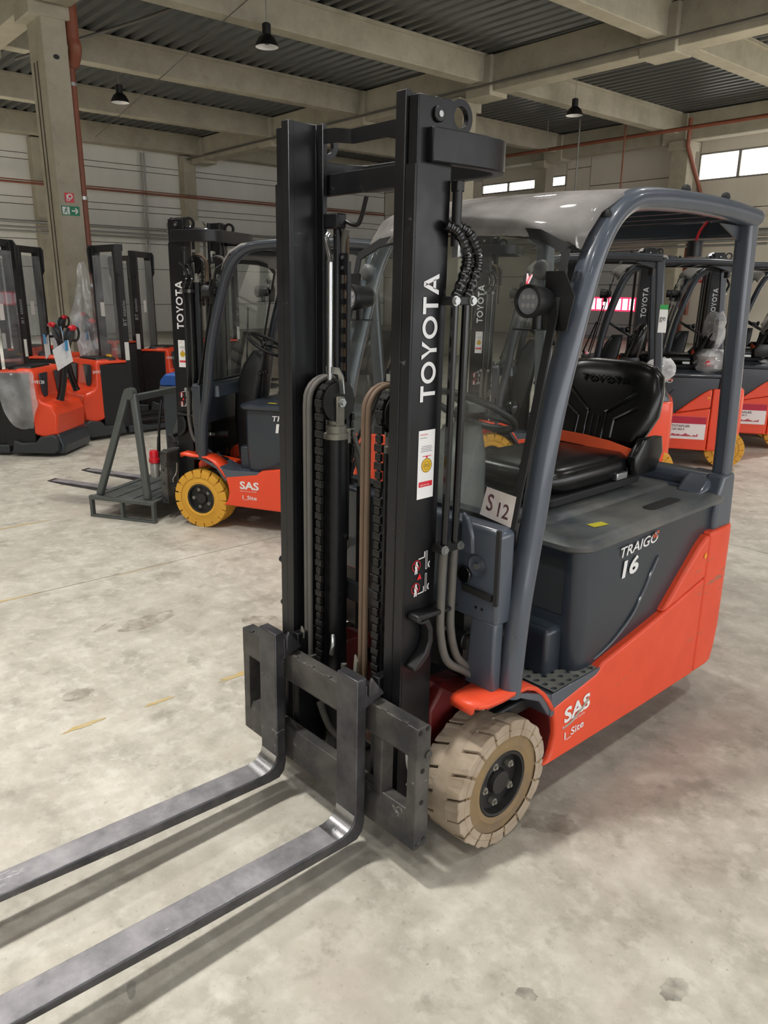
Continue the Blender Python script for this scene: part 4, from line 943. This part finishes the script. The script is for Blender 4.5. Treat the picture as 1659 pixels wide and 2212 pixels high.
    MB().tube(smoothpath([T(-.02, -.25, .55), T(.0, -.26, .40), T(.03, -.26, .30)], 5), .011, 8).tube(smoothpath([T(-.16, -.25, .34), T(-.08, -.26, .27), T(.05, -.25, .24)], 5), .014, 8).build('low_hose', 'hose', root, smooth=60)
    # --- forks: shank, rounded heel, tapering blade
    for s in (1, -1):
        x = s*.2193; yf, yb = -.4376, -.3976; blade = -1.70
        up_ = .032
        zt = lambda y: .132+(-.5-y)*up_
        pr = [(yf, .666), (yb, .666), (yb, .15), (yb-.008, .115), (yb-.03, .094), (yf-.03, .092)]
        lowb = [(-1.0, zt(-1.0)-.036), (blade+.15, zt(blade+.15)-.020), (blade, zt(blade)-.008), (blade, zt(blade))]
        heel = [(-.50, zt(-.50)), (-.475, .137), (-.455, .148), (-.443, .165), (yf, .19)]
        fo = MB().prism(pr+lowb+heel, 'x', x-.05, x+.05).xf(lambda x_, y_, z_: (x_, y_+(z_-.3)*TILT if y_ > -.5 else y_, z_)).build('fork', 'fork_steel', root, bevel=.004, smooth=30)
        top = MB(); ys_ = [-.515, -.9, -1.3, -1.66]
        top.add([(x+q, y, zt(y)+.0008) for y in ys_ for q in (-.0462, .0462)], [(2*i, 2*i+2, 2*i+3, 2*i+1) for i in range(3)])
        top.build('blade_face', 'fork_blade', fo, smooth=0)
        hv = []
        hp = [(-.515, zt(-.515)), (-.50, zt(-.5)), (-.475, .137), (-.455, .148), (-.443, .165), (-.438, .185)]
        for (y, z) in hp:
            d = Vector((0, -.6, .8))*.001
            for q in (-.0462, .0462): hv.append((x+q, y+d.y+(z-.3)*TILT, z+d.z))
        MB().add(hv, [(2*i, 2*i+2, 2*i+3, 2*i+1) for i in range(len(hp)-1)]).build('heel_face', 'heel_bright', fo, smooth=60)
        # hook and latch pin
        MB().prism([(yb-.002, .56), (y1-.004, .585), (y1-.02, .61), (yb-.002, .64)], 'x', x-.05, x+.05).xf(T).build('fork_hook', 'fork_steel', fo, bevel=.003)
        MB().prism([(-.395, .60), (-.352, .60), (-.355, .625), (-.385, .665), (-.395, .65)], 'x', x+.052, x+.062).xf(T).build('latch', 'fork_steel', fo, bevel=.003)
    # --- print on the outer rail faces
    for s in (1,):
        vf = bold_toyota(.060); k = .352/max(v[0] for v in vf[0]); vf = ([(a*k, b) for a, b in vf[0]], vf[1])
        place_flat(vf, T(.318, -.198, 1.505), (0, TILT, 1), (0, -1, 0), .0018).build('brand_lettering', 'letter_white', root, smooth=0)
        y0_, z0_ = -.258, 1.217
        vv = Vector((0, TILT, 1)); uu = Vector((0, 1, 0))
        def stick(vf, m, name, lift, par): return place_flat(vf, T(.318, y0_, z0_), uu, vv, lift).build(name, m, par, smooth=0)
        st = stick(rect2(0, .068, 0, .205), 'white', 'inspection_sticker', .0015, root)
        stick(disc2(.036, .10, .022, 24), 'yellow', 'seal', .0022, st); stick(disc2(.036, .10, .021, 24, .0195), 'ink_grey', 'seal_ring', .0026, st); stick(disc2(.036, .10, .013, 20, .0118), 'ink_grey', 'seal_ring', .0026, st)
        stick(shift2(glyphs('2021', .009, 1), .026, .0955), 'ink_grey', 'seal_year', .0028, st)
        stick(rect2(.006, .062, .036, .052), 'red', 'red_bar', .0022, st); stick(shift2(glyphs('0800 3673 4636', .004, 1), .012, .040), 'letter_white', 'bar_print', .0028, st)
        stick(join2(rect2(.018, .054, .127, .129), ([(.030, .127), (.036, .121), (.042, .127)], [(0, 2, 1)])), 'red', 'arrow', .0022, st)
        stick(join2(*[rect2(.010+.004*(k % 2), .058-.004*(k % 2), .142+.005*k, .1432+.005*k) for k in range(4)]), 'ink_grey', 'print_lines', .0022, st)
        stick(shift2(glyphs('TOYOTA', .005, 1.1, .01), .006, .190), 'red', 'sticker_brand', .0022, st); stick(rect2(.006, .034, .182, .1832), 'ink_grey', 'print_line', .0022, st)
        # warning pictograms
        def wn(vf, m, name, lift, o, par): return place_flat(vf, T(.318, -.268, o), uu, vv, lift).build(name, m, par, smooth=0)
        for o_, low_ in ((.978, 0), (.905, 1)):
            wr = wn(disc2(.018, .030, .018, 22, .0158), 'red', 'ban_ring', .0018, o_, root)
            wn(line2((.006, .042), (.030, .018), .0022), 'red', 'ban_bar', .0030, o_, wr)
            wn(join2(disc2(.019, .040, .0042, 10), line2((.018, .036), (.017, .022), .010), line2((.016, .022), (.013, .004), .0045), line2((.020, .022), (.021, .004), .0045), line2((.022, .034), (.026, .024), .003)), 'letter_white', 'figure', .0022, o_, wr)
            L = join2(line2((.058, .070), (.058, .012), .0016), line2((.064, .070), (.064, .012), .0016), rect2(.058, .064, .069, .0705), rect2(.058, .064, .011, .0125), line2((.052, .070-.04*low_), (.052, .052-.04*low_), .0035), line2((.053, .052-.04*low_), (.026, .050-.04*low_), .0035))
            wn(L, 'letter_white', 'mast_symbol', .0022, o_, wr)
            n = 9; V = [(.078+.010*cos(radians(110+140*k/n)), .024+.012*sin(radians(110+140*k/n))) for k in range(n+1)]+[(.078+.005*cos(radians(250-140*k/n)), .024+.008*sin(radians(250-140*k/n))) for k in range(n+1)]
            wn((V, [tuple(range(len(V)))]), 'letter_white', 'truck_symbol', .0022, o_, wr)
        wn(([(.022, .0), (.042, .0), (.033, .020)], [(0, 1, 2)]), 'red', 'warning_triangle', .0022, .962, root)

def make_prints(root, main):
    # side lettering on left skirt and hood
    if main:
        sl = .07
        side_text(root, glyphs('SAS', .062, 1.25, .03), .5305, .31, .335, 'letter_white', 'side_lettering', slope=sl)
        side_text(root, glyphs('System of Active Stability', .011, 1.15), .5305, .302, .318, 'letter_white', 'side_lettering', slope=sl)
        side_text(root, glyphs('I_Site', .036, 1.3, .012), .5305, .32, .262, 'letter_white', 'side_lettering', slope=sl)
        # scraped patch over the print
        MB().prism([(.30, .315), (.36, .335), (.43, .372), (.455, .392), (.46, .376), (.42, .352), (.36, .322)], 'x', .5312, .5325).build('scrape', 'stain', root, smooth=0)
    else:
        side_text(root, glyphs('SAS', .062, 1.25, .03), .5305, .36, .345, 'letter_white', 'side_lettering')
        side_text(root, glyphs('System of Active Stability', .011, 1.15), .5305, .36, .325, 'letter_white', 'side_lettering')
        side_text(root, glyphs('I_Site', .036, 1.3, .012), .5305, .38, .262, 'letter_white', 'side_lettering')
    side_text(root, glyphs('TRAIGO', .040, 1.35, .012, shear=.2), .5005, .637, .874, 'letter_white', 'model_lettering', slope=.04)
    side_text(root, glyphs('48', .026, 1.4, .012, shear=.2), .5005, .857, .901, 'belt_orange', 'model_lettering', slope=.04)
    side_text(root, glyphs('16', .070, 1.5, .035, shear=.12), .5005, .660, .788, 'letter_white', 'model_lettering', slope=.04)
    side_text(root, disc2(0, 0, .013, 16), .533, 1.275, .745, 'amber', 'round_sticker')
    place_flat(rect2(0, .075, 0, .04), (.43, .56, .9925), (.2, 1, 0), (-1, .2, 0), .0015).build('warning_sticker', 'yellow_dull', root, smooth=0)
    place_flat(rect2(-.07, .07, 0, .21), (.36, .394, .70), (1, 0, 0), (0, 0, 1), .002).build('rating_plate', 'grille', root, smooth=0)
    # rear name
    vf = bold_toyota(.075); w = max(v[0] for v in vf[0])
    MB().add([(w/2-x, 1.545-.0*x-.00+.0, .90+y) for x, y in vf[0]], [tuple(reversed(f)) for f in vf[1]]).build('rear_lettering', 'letter_white', root, smooth=0)
    MB().loft([[(x, y, z) for x, y in rrect(-.46, .46, 1.36, yb, .10, 5)] for z, yb in ((.835, 1.60), (.86, 1.60), (.98, 1.54), (1.0, 1.50))]).build('rear_cover', 'slate' if main else 'slate_new', root, smooth=50)

def make_forklift(main, label):
    root = empty('forklift'); tag(root, label, 'forklift', 'counterbalance forklifts')
    make_body(root, main); make_mast(root, main); make_prints(root, main)
    tr, sd = ('tyre_dirty', 'tyre_side') if main else ('tyre_yellow', 'tyre_yellow')
    for s in (1, -1):
        wheel(root, s*.430, 0, .2285, .172, s, tr, sd, 'front_wheel', worn=main)
        if main: wheel(root, s*.12, 1.24, .19, .14, s, tr, sd, 'rear_wheel', worn=True, rimr=.09)
        else: wheel(root, s*.40, 1.50, .20, .15, s, tr, sd, 'rear_wheel', rimr=.10)
    return root

fm = make_forklift(True, 'nearest orange and slate forklift with dusty beige tyres and bare steel forks')
# hand lettered number card behind the windscreen of the nearest truck
def wsp(x, t, out=0): return Vector((x, .020+.205*t-out*.974, 1.10+.90*t+out*.222))
card = MB(); card.add([wsp(.343, .030, .006), wsp(.470, .014, .006), wsp(.469, .118, .006), wsp(.351, .128, .006)], [(0, 1, 2, 3)])
cdo = card.build('number_card', 'paper_dirty', fm, smooth=0, solid=.0016)
uw = Vector((1, 0, -.06)).normalized(); vw = Vector((0, .222, .974))
place_flat(glyphs('S', .054, .8, .012), wsp(.364, .050, .007), uw, vw, .001).build('card_lettering', 'ink', cdo, smooth=0)
place_flat(glyphs('12', .046, .85, .012), wsp(.411, .038, .007), uw, vw, .001).build('card_lettering', 'ink', cdo, smooth=0)

ft = make_forklift(False, 'second forklift at left with bright yellow tyres and a lowered mast')
index_children()
def put(o, x, y, az, label=None):
    o.location = (x, y, 0); o.rotation_euler = (0, 0, radians(az)+pi/2)
    if label: o['label'] = label
    return o
a2 = -151; F2 = Vector((cos(radians(a2)), sin(radians(a2)))); L2 = Vector((-F2.y, F2.x))
ox, oy = -3.34-L2.x*.516, 1.039-L2.y*.516
rowT = []
for i, (x, y, t) in enumerate(((-3.13, 4.41, 'parked forklift directly behind the nearest one, its orange rear beside the black seat'), (-3.12, 5.91, 'second forklift in the parked row with a film wrapped seat'), (-3.10, 7.41, 'third forklift in the parked row, mast lettering right of the seat'), (-2.98, 9.0, 'farthest forklift of the parked row at the right picture edge'))):
    o = copy_tree(ft); put(o, x, y, -148, t); rowT.append(o)
put(ft, ox, oy, a2)
# ================================================================ other trucks and things
def toW(ref, x, y, z):   # point of a truck frame in the world
    a = ref.rotation_euler.z; return (ref.location.x+x*cos(a)-y*sin(a), ref.location.y+x*sin(a)+y*cos(a), z)
# --- pallet stackers: y towards the operator, forks towards -y
def make_stacker(label, docs=True):
    r = empty('pallet_stacker'); tag(r, label, 'stacker', 'pallet stackers')
    for s in (1, -1):
        MB().prism([(s*.24, -.06), (s*.31, -.06), (s*.31, .04), (s*.24, .04)], 'z', .06, 2.28).build('mast_rail', 'black', r, bevel=.004)
        MB().prism([(s*.20, -.05), (s*.24, -.05), (s*.24, .03), (s*.20, .03)], 'z', .10, 2.24).build('inner_rail', 'mast_black', r)
        MB().prism([(-.07, 2.30), (.05, 2.30), (.08, 2.26), (.07, 2.0), (.03, 1.94), (-.02, 1.94), (-.03, 2.20), (-.07, 2.24)], 'x', s*.30, s*.325).build('head_cheek', 'black', r, bevel=.006)
        MB().prism([(-1.05, .03), (.10, .03), (.10, .12), (-.15, .12), (-.25, .09), (-1.02, .085), (-1.07, .06)], 'x', s*.19, s*.36).build('support_leg', 'grille', r, bevel=.01)
        MB().box(min(s*.10, s*.27), max(s*.10, s*.27), -1.15, -.10, .13, .17).build('fork', 'black', r, bevel=.008)
        MB().prism([(.16, .04), (.74, .04), (.80, .08), (.80, .22), (.74, .25), (.56, .22), (.50, .16), (.30, .15), (.20, .18)], 'x', s*.34, s*.40).build('side_bumper', 'grille', r, bevel=.012)
    MB().box(-.32, .32, -.07, .02, 2.22, 2.30).build('top_cross_bar', 'black', r, bevel=.006)
    MB().box(-.30, -.27, -.072, -.068, 2.24, 2.27).build('bar_label', 'white', r)
    MB().box(-.24, .24, .045, .051, .95, 2.18).build('clear_guard', 'clear_sheet', r, smooth=0)
    MB().box(-.35, .35, .06, .48, .10, .90).build('battery_case', 'black', r, bevel=.012)
    MB().box(-.36, .36, .30, .31, .12, .88).build('case_seam', 'joint', r) if 0 else None
    MB().prism([(.42, .25), (.62, .20), (.78, .24), (.80, .46), (.74, .56), (.60, .60), (.56, .64), (.55, .90), (.50, .945), (.30, .955), (.30, .90), (.46, .88)], 'x', -.345, .345).build('hood', 'orange', r, bevel=.03, seg=3)
    MB().box(-.36, .36, .05, .50, .905, .935).build('hood_top', 'orange', r, bevel=.012)
    MB().loft([[(x, y, .93) for x, y in rrect(-.24, .24, .10, .46, .05)], [(x, y, .965) for x, y in rrect(-.22, .22, .13, .44, .05)]]).build('storage_tray', 'black', r)
    for s in (1, -1): MB().prism([(s*.08, .90), (s*.26, .90), (s*.24, .70), (s*.20, .63), (s*.12, .64)], 'y', .553, .575).build('storage_pocket', 'slate_dark', r, bevel=.01)
    MB().prism([(.50, .02), (.84, .02), (.86, .12), (.80, .24), (.66, .30), (.52, .26)], 'x', -.33, .33).build('drive_cover', 'slate_dark', r, bevel=.03, seg=3)
    MB().cyl((0, .62, .115), .115, -.04, .04, 'x', 18).build('drive_wheel', 'rubber', r)
    # tiller
    MB().tube(smoothpath([(0, .66, .58), (0, .72, .75), (0, .78, 1.0), (0, .86, 1.22)], 5), [.055]+[.045]*13+[.04]*2, 12, r2=None).build('tiller_arm', 'black', r, smooth=60)
    hd = MB().loft([sq(0, .84, .05, .035, 1.18, 3), sq(0, .87, .075, .05, 1.26, 3), sq(0, .90, .07, .05, 1.34, 3), sq(0, .92, .04, .03, 1.38, 3)]).build('tiller_head', 'slate_dark', r, smooth=60)
    MB().loft([sq(0, .925, .06, .04, 1.345, 3), sq(0, .93, .07, .045, 1.365, 3), sq(0, .935, .055, .035, 1.39, 3), sq(0, .935, .02, .012, 1.40, 3)]).build('belly_button', 'red', hd, smooth=60)
    MB().box(-.03, .03, .815, .825, 1.24, 1.33).build('display', 'blue_light', hd)
    for s in (1, -1):
        MB().tube(smoothpath([(s*.05, .86, 1.24), (s*.14, .90, 1.23), (s*.17, .92, 1.30), (s*.13, .93, 1.36), (s*.05, .92, 1.36)], 5), .016, 8).build('handle_grip', 'black', hd, smooth=60)
    if docs:
        MB().add([(.12, .93, 1.25), (.38, .86, 1.16), (.34, .88, .94), (.09, .95, 1.02)], [(0, 1, 2, 3)]).build('document_pouch', 'paper', r, smooth=0, solid=.006)
        MB().box(.17, .23, .945, .95, 1.14, 1.25).build('pouch_tag', 'blue_light', r)
    for z0 in (1.02,):
        vf = glyphs('BT staxio', .052, 1.05)
        for s in (1, -1):
            u = Vector((0, 0, 1)); v = Vector((0, -s, 0))
            place_flat(vf, (s*.311, -.01+s*.03, 1.35), u, v, .0015*1).build('brand_lettering', 'letter_grey', r, smooth=0)
            place_flat(rect2(-.035, .035, 0, .22), (s*.311, -.01, .93), (0, s, 0), (0, 0, 1), .0015).build('warning_label', 'white_soft', r, smooth=0)
            side = place_flat(glyphs('SWE120', .035, 1.1, .012), (s*.347, .50 if s > 0 else .60, .80), (0, s, 0), (0, 0, 1), .0015).build('model_lettering', 'letter_white', r, smooth=0)
        MB().box(.05, .14, .052, .054, 1.45, 1.62).build('guard_label', 'white_soft', r)
    return r
st = make_stacker('stacker right of the near column with a torn clear film hanging from its mast')
index_children()
S1 = (-7.36, .96, 224); S2 = (-7.75, 2.34, 96)
def stack_at(x, y, az, label, src=st):
    o = copy_tree(src); o.scale = (1, .82, 1); return put(o, x, y, az, label)
stack_at(S1[0], S1[1], S1[2], 'stacker at the left picture edge with a clear film bag over its side')
stack_at(-8.9, 1.8, 225, 'stacker standing behind the leftmost one, its tiller raised')
stack_at(-9.2, 3.5, 222, 'stacker standing behind the torn film one with a document hanging at right')
stack_at(-10.4, 2.0, 225, 'stacker in the second rank behind the leftmost pair')
stack_at(-11.0, 4.0, 96, 'far stacker in the second rank seen through the clear guards')
stack_at(-10.4, 5.6, 96, 'far stacker nearest to the tall mast of the second forklift')
put(st, *S2); st.scale = (1, .82, 1)
# hanging torn film on the nearest right stacker, film bag on the left one
def film(name, cols, m, label, loc, az, cat='plastic film'):
    """crumpled hanging sheet: rows of points"""
    mb = MB(); n = len(cols[0]); vs = [p for row in cols for p in row]
    fs = [(i*n+j, i*n+j+1, (i+1)*n+j+1, (i+1)*n+j) for i in range(len(cols)-1) for j in range(n-1)]
    mb.add(vs, fs); o = mb.build(name, m, None, smooth=80, sub=1); put(o, *loc, az); tag(o, label, cat); return o
rnd = random.Random(5); rows = []
for i in range(15):
    t = i/14; z = 2.10-1.25*t; w = .05+.26*min(1, t*1.9)*(1 if t < .62 else .85); c0 = .12-.10*t
    rows.append([(.34+rnd.uniform(-.035, .035)+.03*sin(j*2.2), c0+w*(j/7-.35)*1.4, z+rnd.uniform(-.015, .015)) for j in range(8)])
film('torn_film', rows, 'plastic_film', 'torn transparent film hanging down the mast of the right stacker', S2[:2], S2[2])
rows = []
for i in range(10):
    t = i/9; w = .42*(1-.55*max(0, t-.55)/.45)
    rows.append([(.375+.05*sin(pi*t)+rnd.uniform(-.02, .02), .04+.16*t*t+w*(j/7), .93-.62*t+rnd.uniform(-.015, .015)) for j in range(8)])
film('film_bag', rows, 'plastic_film', 'clear crumpled film bag hung on the side of the leftmost stacker', S1[:2], S1[2])
# yellow column guard
o = MB().prism([(-7.86, 2.28), (-7.74, 2.28), (-7.74, 2.32), (-7.86, 2.32)], 'z', 0, .98).build('column_guard', 'yellow', None, bevel=.01); tag(o, 'yellow upright guard post beside the near column foot', 'guard post')
# --- steel rack on the forks of the second forklift
rk = empty('steel_rack', (0, 0, 0)); tag(rk, 'grey steel A-frame rack standing on the forks of the second forklift', 'rack')
put(rk, *toW(ft, .06, -.70, 0)[:2], a2)
MB().box(-.50, .50, -.30, .30, .165, .172).build('deck_plate', 'rack_grey', rk)
for k in range(4): MB().box(-.49, .49, -.27+.16*k, -.23+.16*k, .172, .180).build('deck_rib', 'rack_grey', rk, bevel=.003)
for s in (1, -1):
    MB().box(s*.50-.02, s*.50+.02, -.31, .31, .145, .178).build('deck_rail', 'rack_grey', rk, bevel=.004)
    MB().box(s*.50-.02, s*.50+.02, -.31, .31, .0, .018).build('skid', 'rack_grey', rk, bevel=.003)
    for yy in (-.295, 0, .295): MB().box(s*.50-.018, s*.50+.018, yy-.012, yy+.012, .018, .15).build('skid_post', 'rack_grey', rk)
    for (ya, yt) in ((-.24, .105), (.22, .165)):
        q = MB(); P = [(s*.46, ya, .18), (s*.46, yt, 1.02), ]
        q.strip([P[0], (s*.46, ya+(yt-ya)*.5, .60), P[1]], .055, .05, (1, 0, 0)).build('rack_leg', 'rack_grey', rk, bevel=.012)
    MB().cyl((s*.46, .135, 1.02), .045, -.03, .03, 'x', 14).build('leg_head', 'rack_grey', rk)
MB().bar((-.46, .135, .98), (.46, .135, .98), .05, .05).build('ridge_beam', 'rack_grey', rk, bevel=.005)
# --- charger unit with blue lid behind the rack
ch = empty('charger_unit'); tag(ch, 'dark charger trolley with blue lid standing behind the grey rack', 'charger')
put(ch, -5.15, 2.02, 40)
MB().box(-.26, .26, -.22, .22, .08, .84).build('cabinet', 'slate_dark', ch, bevel=.015)
MB().box(-.28, .28, -.24, .24, .84, .88).build('lid_edge', 'rack_grey', ch, bevel=.006)
MB().prism([(-.24, .88), (.24, .88), (.24, .93), (.18, 1.0), (-.20, 1.0), (-.24, .96)], 'x', -.27, .27).build('blue_lid', 'blue', ch, bevel=.02, seg=3)
MB().box(-.20, .20, .205, .235, .90, .96).build('lid_slot', 'black', ch)
for s in (1, -1): MB().cyl((s*.2, 0, .05), .05, -.02, .02, 'x', 14).build('caster', 'rubber', ch)
for k in range(4): MB().box(-.20, .20, .221, .226, .70+.025*k, .71+.025*k).build('vent_slot', 'black', ch)
pc = Vector(toW(ft, .12, -.48, 0))
cb = MB().tube(smoothpath([toW(ft, .30, -.44, .95), toW(ft, .33, -.46, .75), toW(ft, .30, -.50, .50), toW(ft, .34, -.50, .36), toW(ft, .36, -.47, .50), toW(ft, .35, -.46, .66)], 8), .011, 8).build('charging_cable', 'black', None, smooth=60)
tag(cb, 'looped black cable hanging beside the tall rack leg', 'cable')
cp = empty('cable_plug', toW(ft, .40, -.48, .34)); tag(cp, 'red and grey industrial plug in front of the second forklift', 'plug')
MB().lathe([(.032, 0), (.036, .02), (.036, .10), (.030, .12)], (0, 0, 0), 'z', 16).build('plug_body', 'steel_pipe', cp)
MB().lathe([(.036, .115), (.042, .12), (.042, .15), (.036, .155), (.036, .20), (.028, .215)], (0, 0, 0), 'z', 16).build('plug_head', 'red', cp)
# --- film, cards and boards on the parked row
def bag(name, ref, c, r, m, label, sx=1, sy=1, sz=1, seed=1, cat='plastic bag'):
    rn = random.Random(seed); mb = MB(); loops = []
    for i in range(9):
        t = pi*(i+.4)/9.8; q = sin(t)**.75; z = -cos(t)
        loops.append([(c[0]+r*sx*q*cos(2*pi*k/16)*(1+rn.uniform(-.16, .16)), c[1]+r*sy*q*sin(2*pi*k/16)*(1+rn.uniform(-.16, .16)), c[2]+r*sz*z*(1+rn.uniform(-.10, .10))) for k in range(16)])
    o = mb.loft(loops).build(name, m, None, smooth=28); o.location = ref.location; o.rotation_euler = ref.rotation_euler; tag(o, label, cat); return o
A, A2, B_, C_ = rowT
bag('film_cover', A2, (.02, 1.31, 1.42), .20, 'plastic_bag2', 'cloudy film cover wrapped over the seat back of the second parked forklift', 1.4, .55, 1.0, 3, 'film cover')
bag('parts_bag', A2, (.27, 1.30, 1.10), .16, 'plastic_bag', 'white plastic bag with red cap behind the film wrapped seat', 1.2, 1.15, .85, 4)
bag('parts_bag', A, (.30, 1.50, 1.12), .13, 'plastic_bag', 'small white plastic bag on the hood of the first parked forklift', 1, 1, .85, 6)
cap = MB().lathe([(.03, 0), (.03, .015), (.01, .02)], (.43, 1.24, 1.09), 'x', 14).build('bag_cap', 'red', bpy.data.objects['parts_bag'])
bag('film_cover', B_, (0, 1.30, 1.40), .18, 'plastic_bag2', 'cloudy film cover at the right edge behind the rear post', 1.4, .55, 1.0, 8, 'film cover')
for ref, t in ((A2, 'white rental sign with crimson band on the second parked forklift'), (B_, 'white rental sign with crimson band on the third parked forklift')):
    o = empty('rental_sign'); o.location = ref.location; o.rotation_euler = ref.rotation_euler; tag(o, t, 'sign')
    MB().box(.534, .538, .86, 1.28, .30, .54).build('sign_board', 'white', o, smooth=0)
    side_text(o, rect2(0, .42, 0, .075), .5385, .86, .465, 'crimson', 'crimson_band'); side_text(o, glyphs('MIETSTAPLER', .026, 1.15, .014), .5385, .88, .425, 'ink_grey', 'sign_lettering'); side_text(o, glyphs('0800 500 444 9', .022, 1.0, .012), .5385, .88, .392, 'ink_grey', 'sign_lettering')
    sk = [(.88+.0, .335)]; rn = random.Random(2); V = []
    side_text(o, join2(*[rect2(.012*k, .012*k+.010, 0, rn.uniform(.006, .03)) for k in range(26)]), .5385, .90, .33, 'crimson', 'skyline_print')
o = empty('paper_notice'); o.location = A.location; o.rotation_euler = A.rotation_euler; tag(o, 'white paper notice wrapped round the rear post of the first parked forklift', 'notice')
MB().box(.505, .517, 1.42, 1.49, 1.46, 1.70).build('sheet', 'white', o, smooth=0)
side_text(o, rect2(0, .07, 0, .04), .5175, 1.42, 1.66, 'green', 'green_band'); side_text(o, glyphs('ge', .045, .9, .004), .5175, 1.424, 1.55, 'ink_grey', 'notice_lettering')
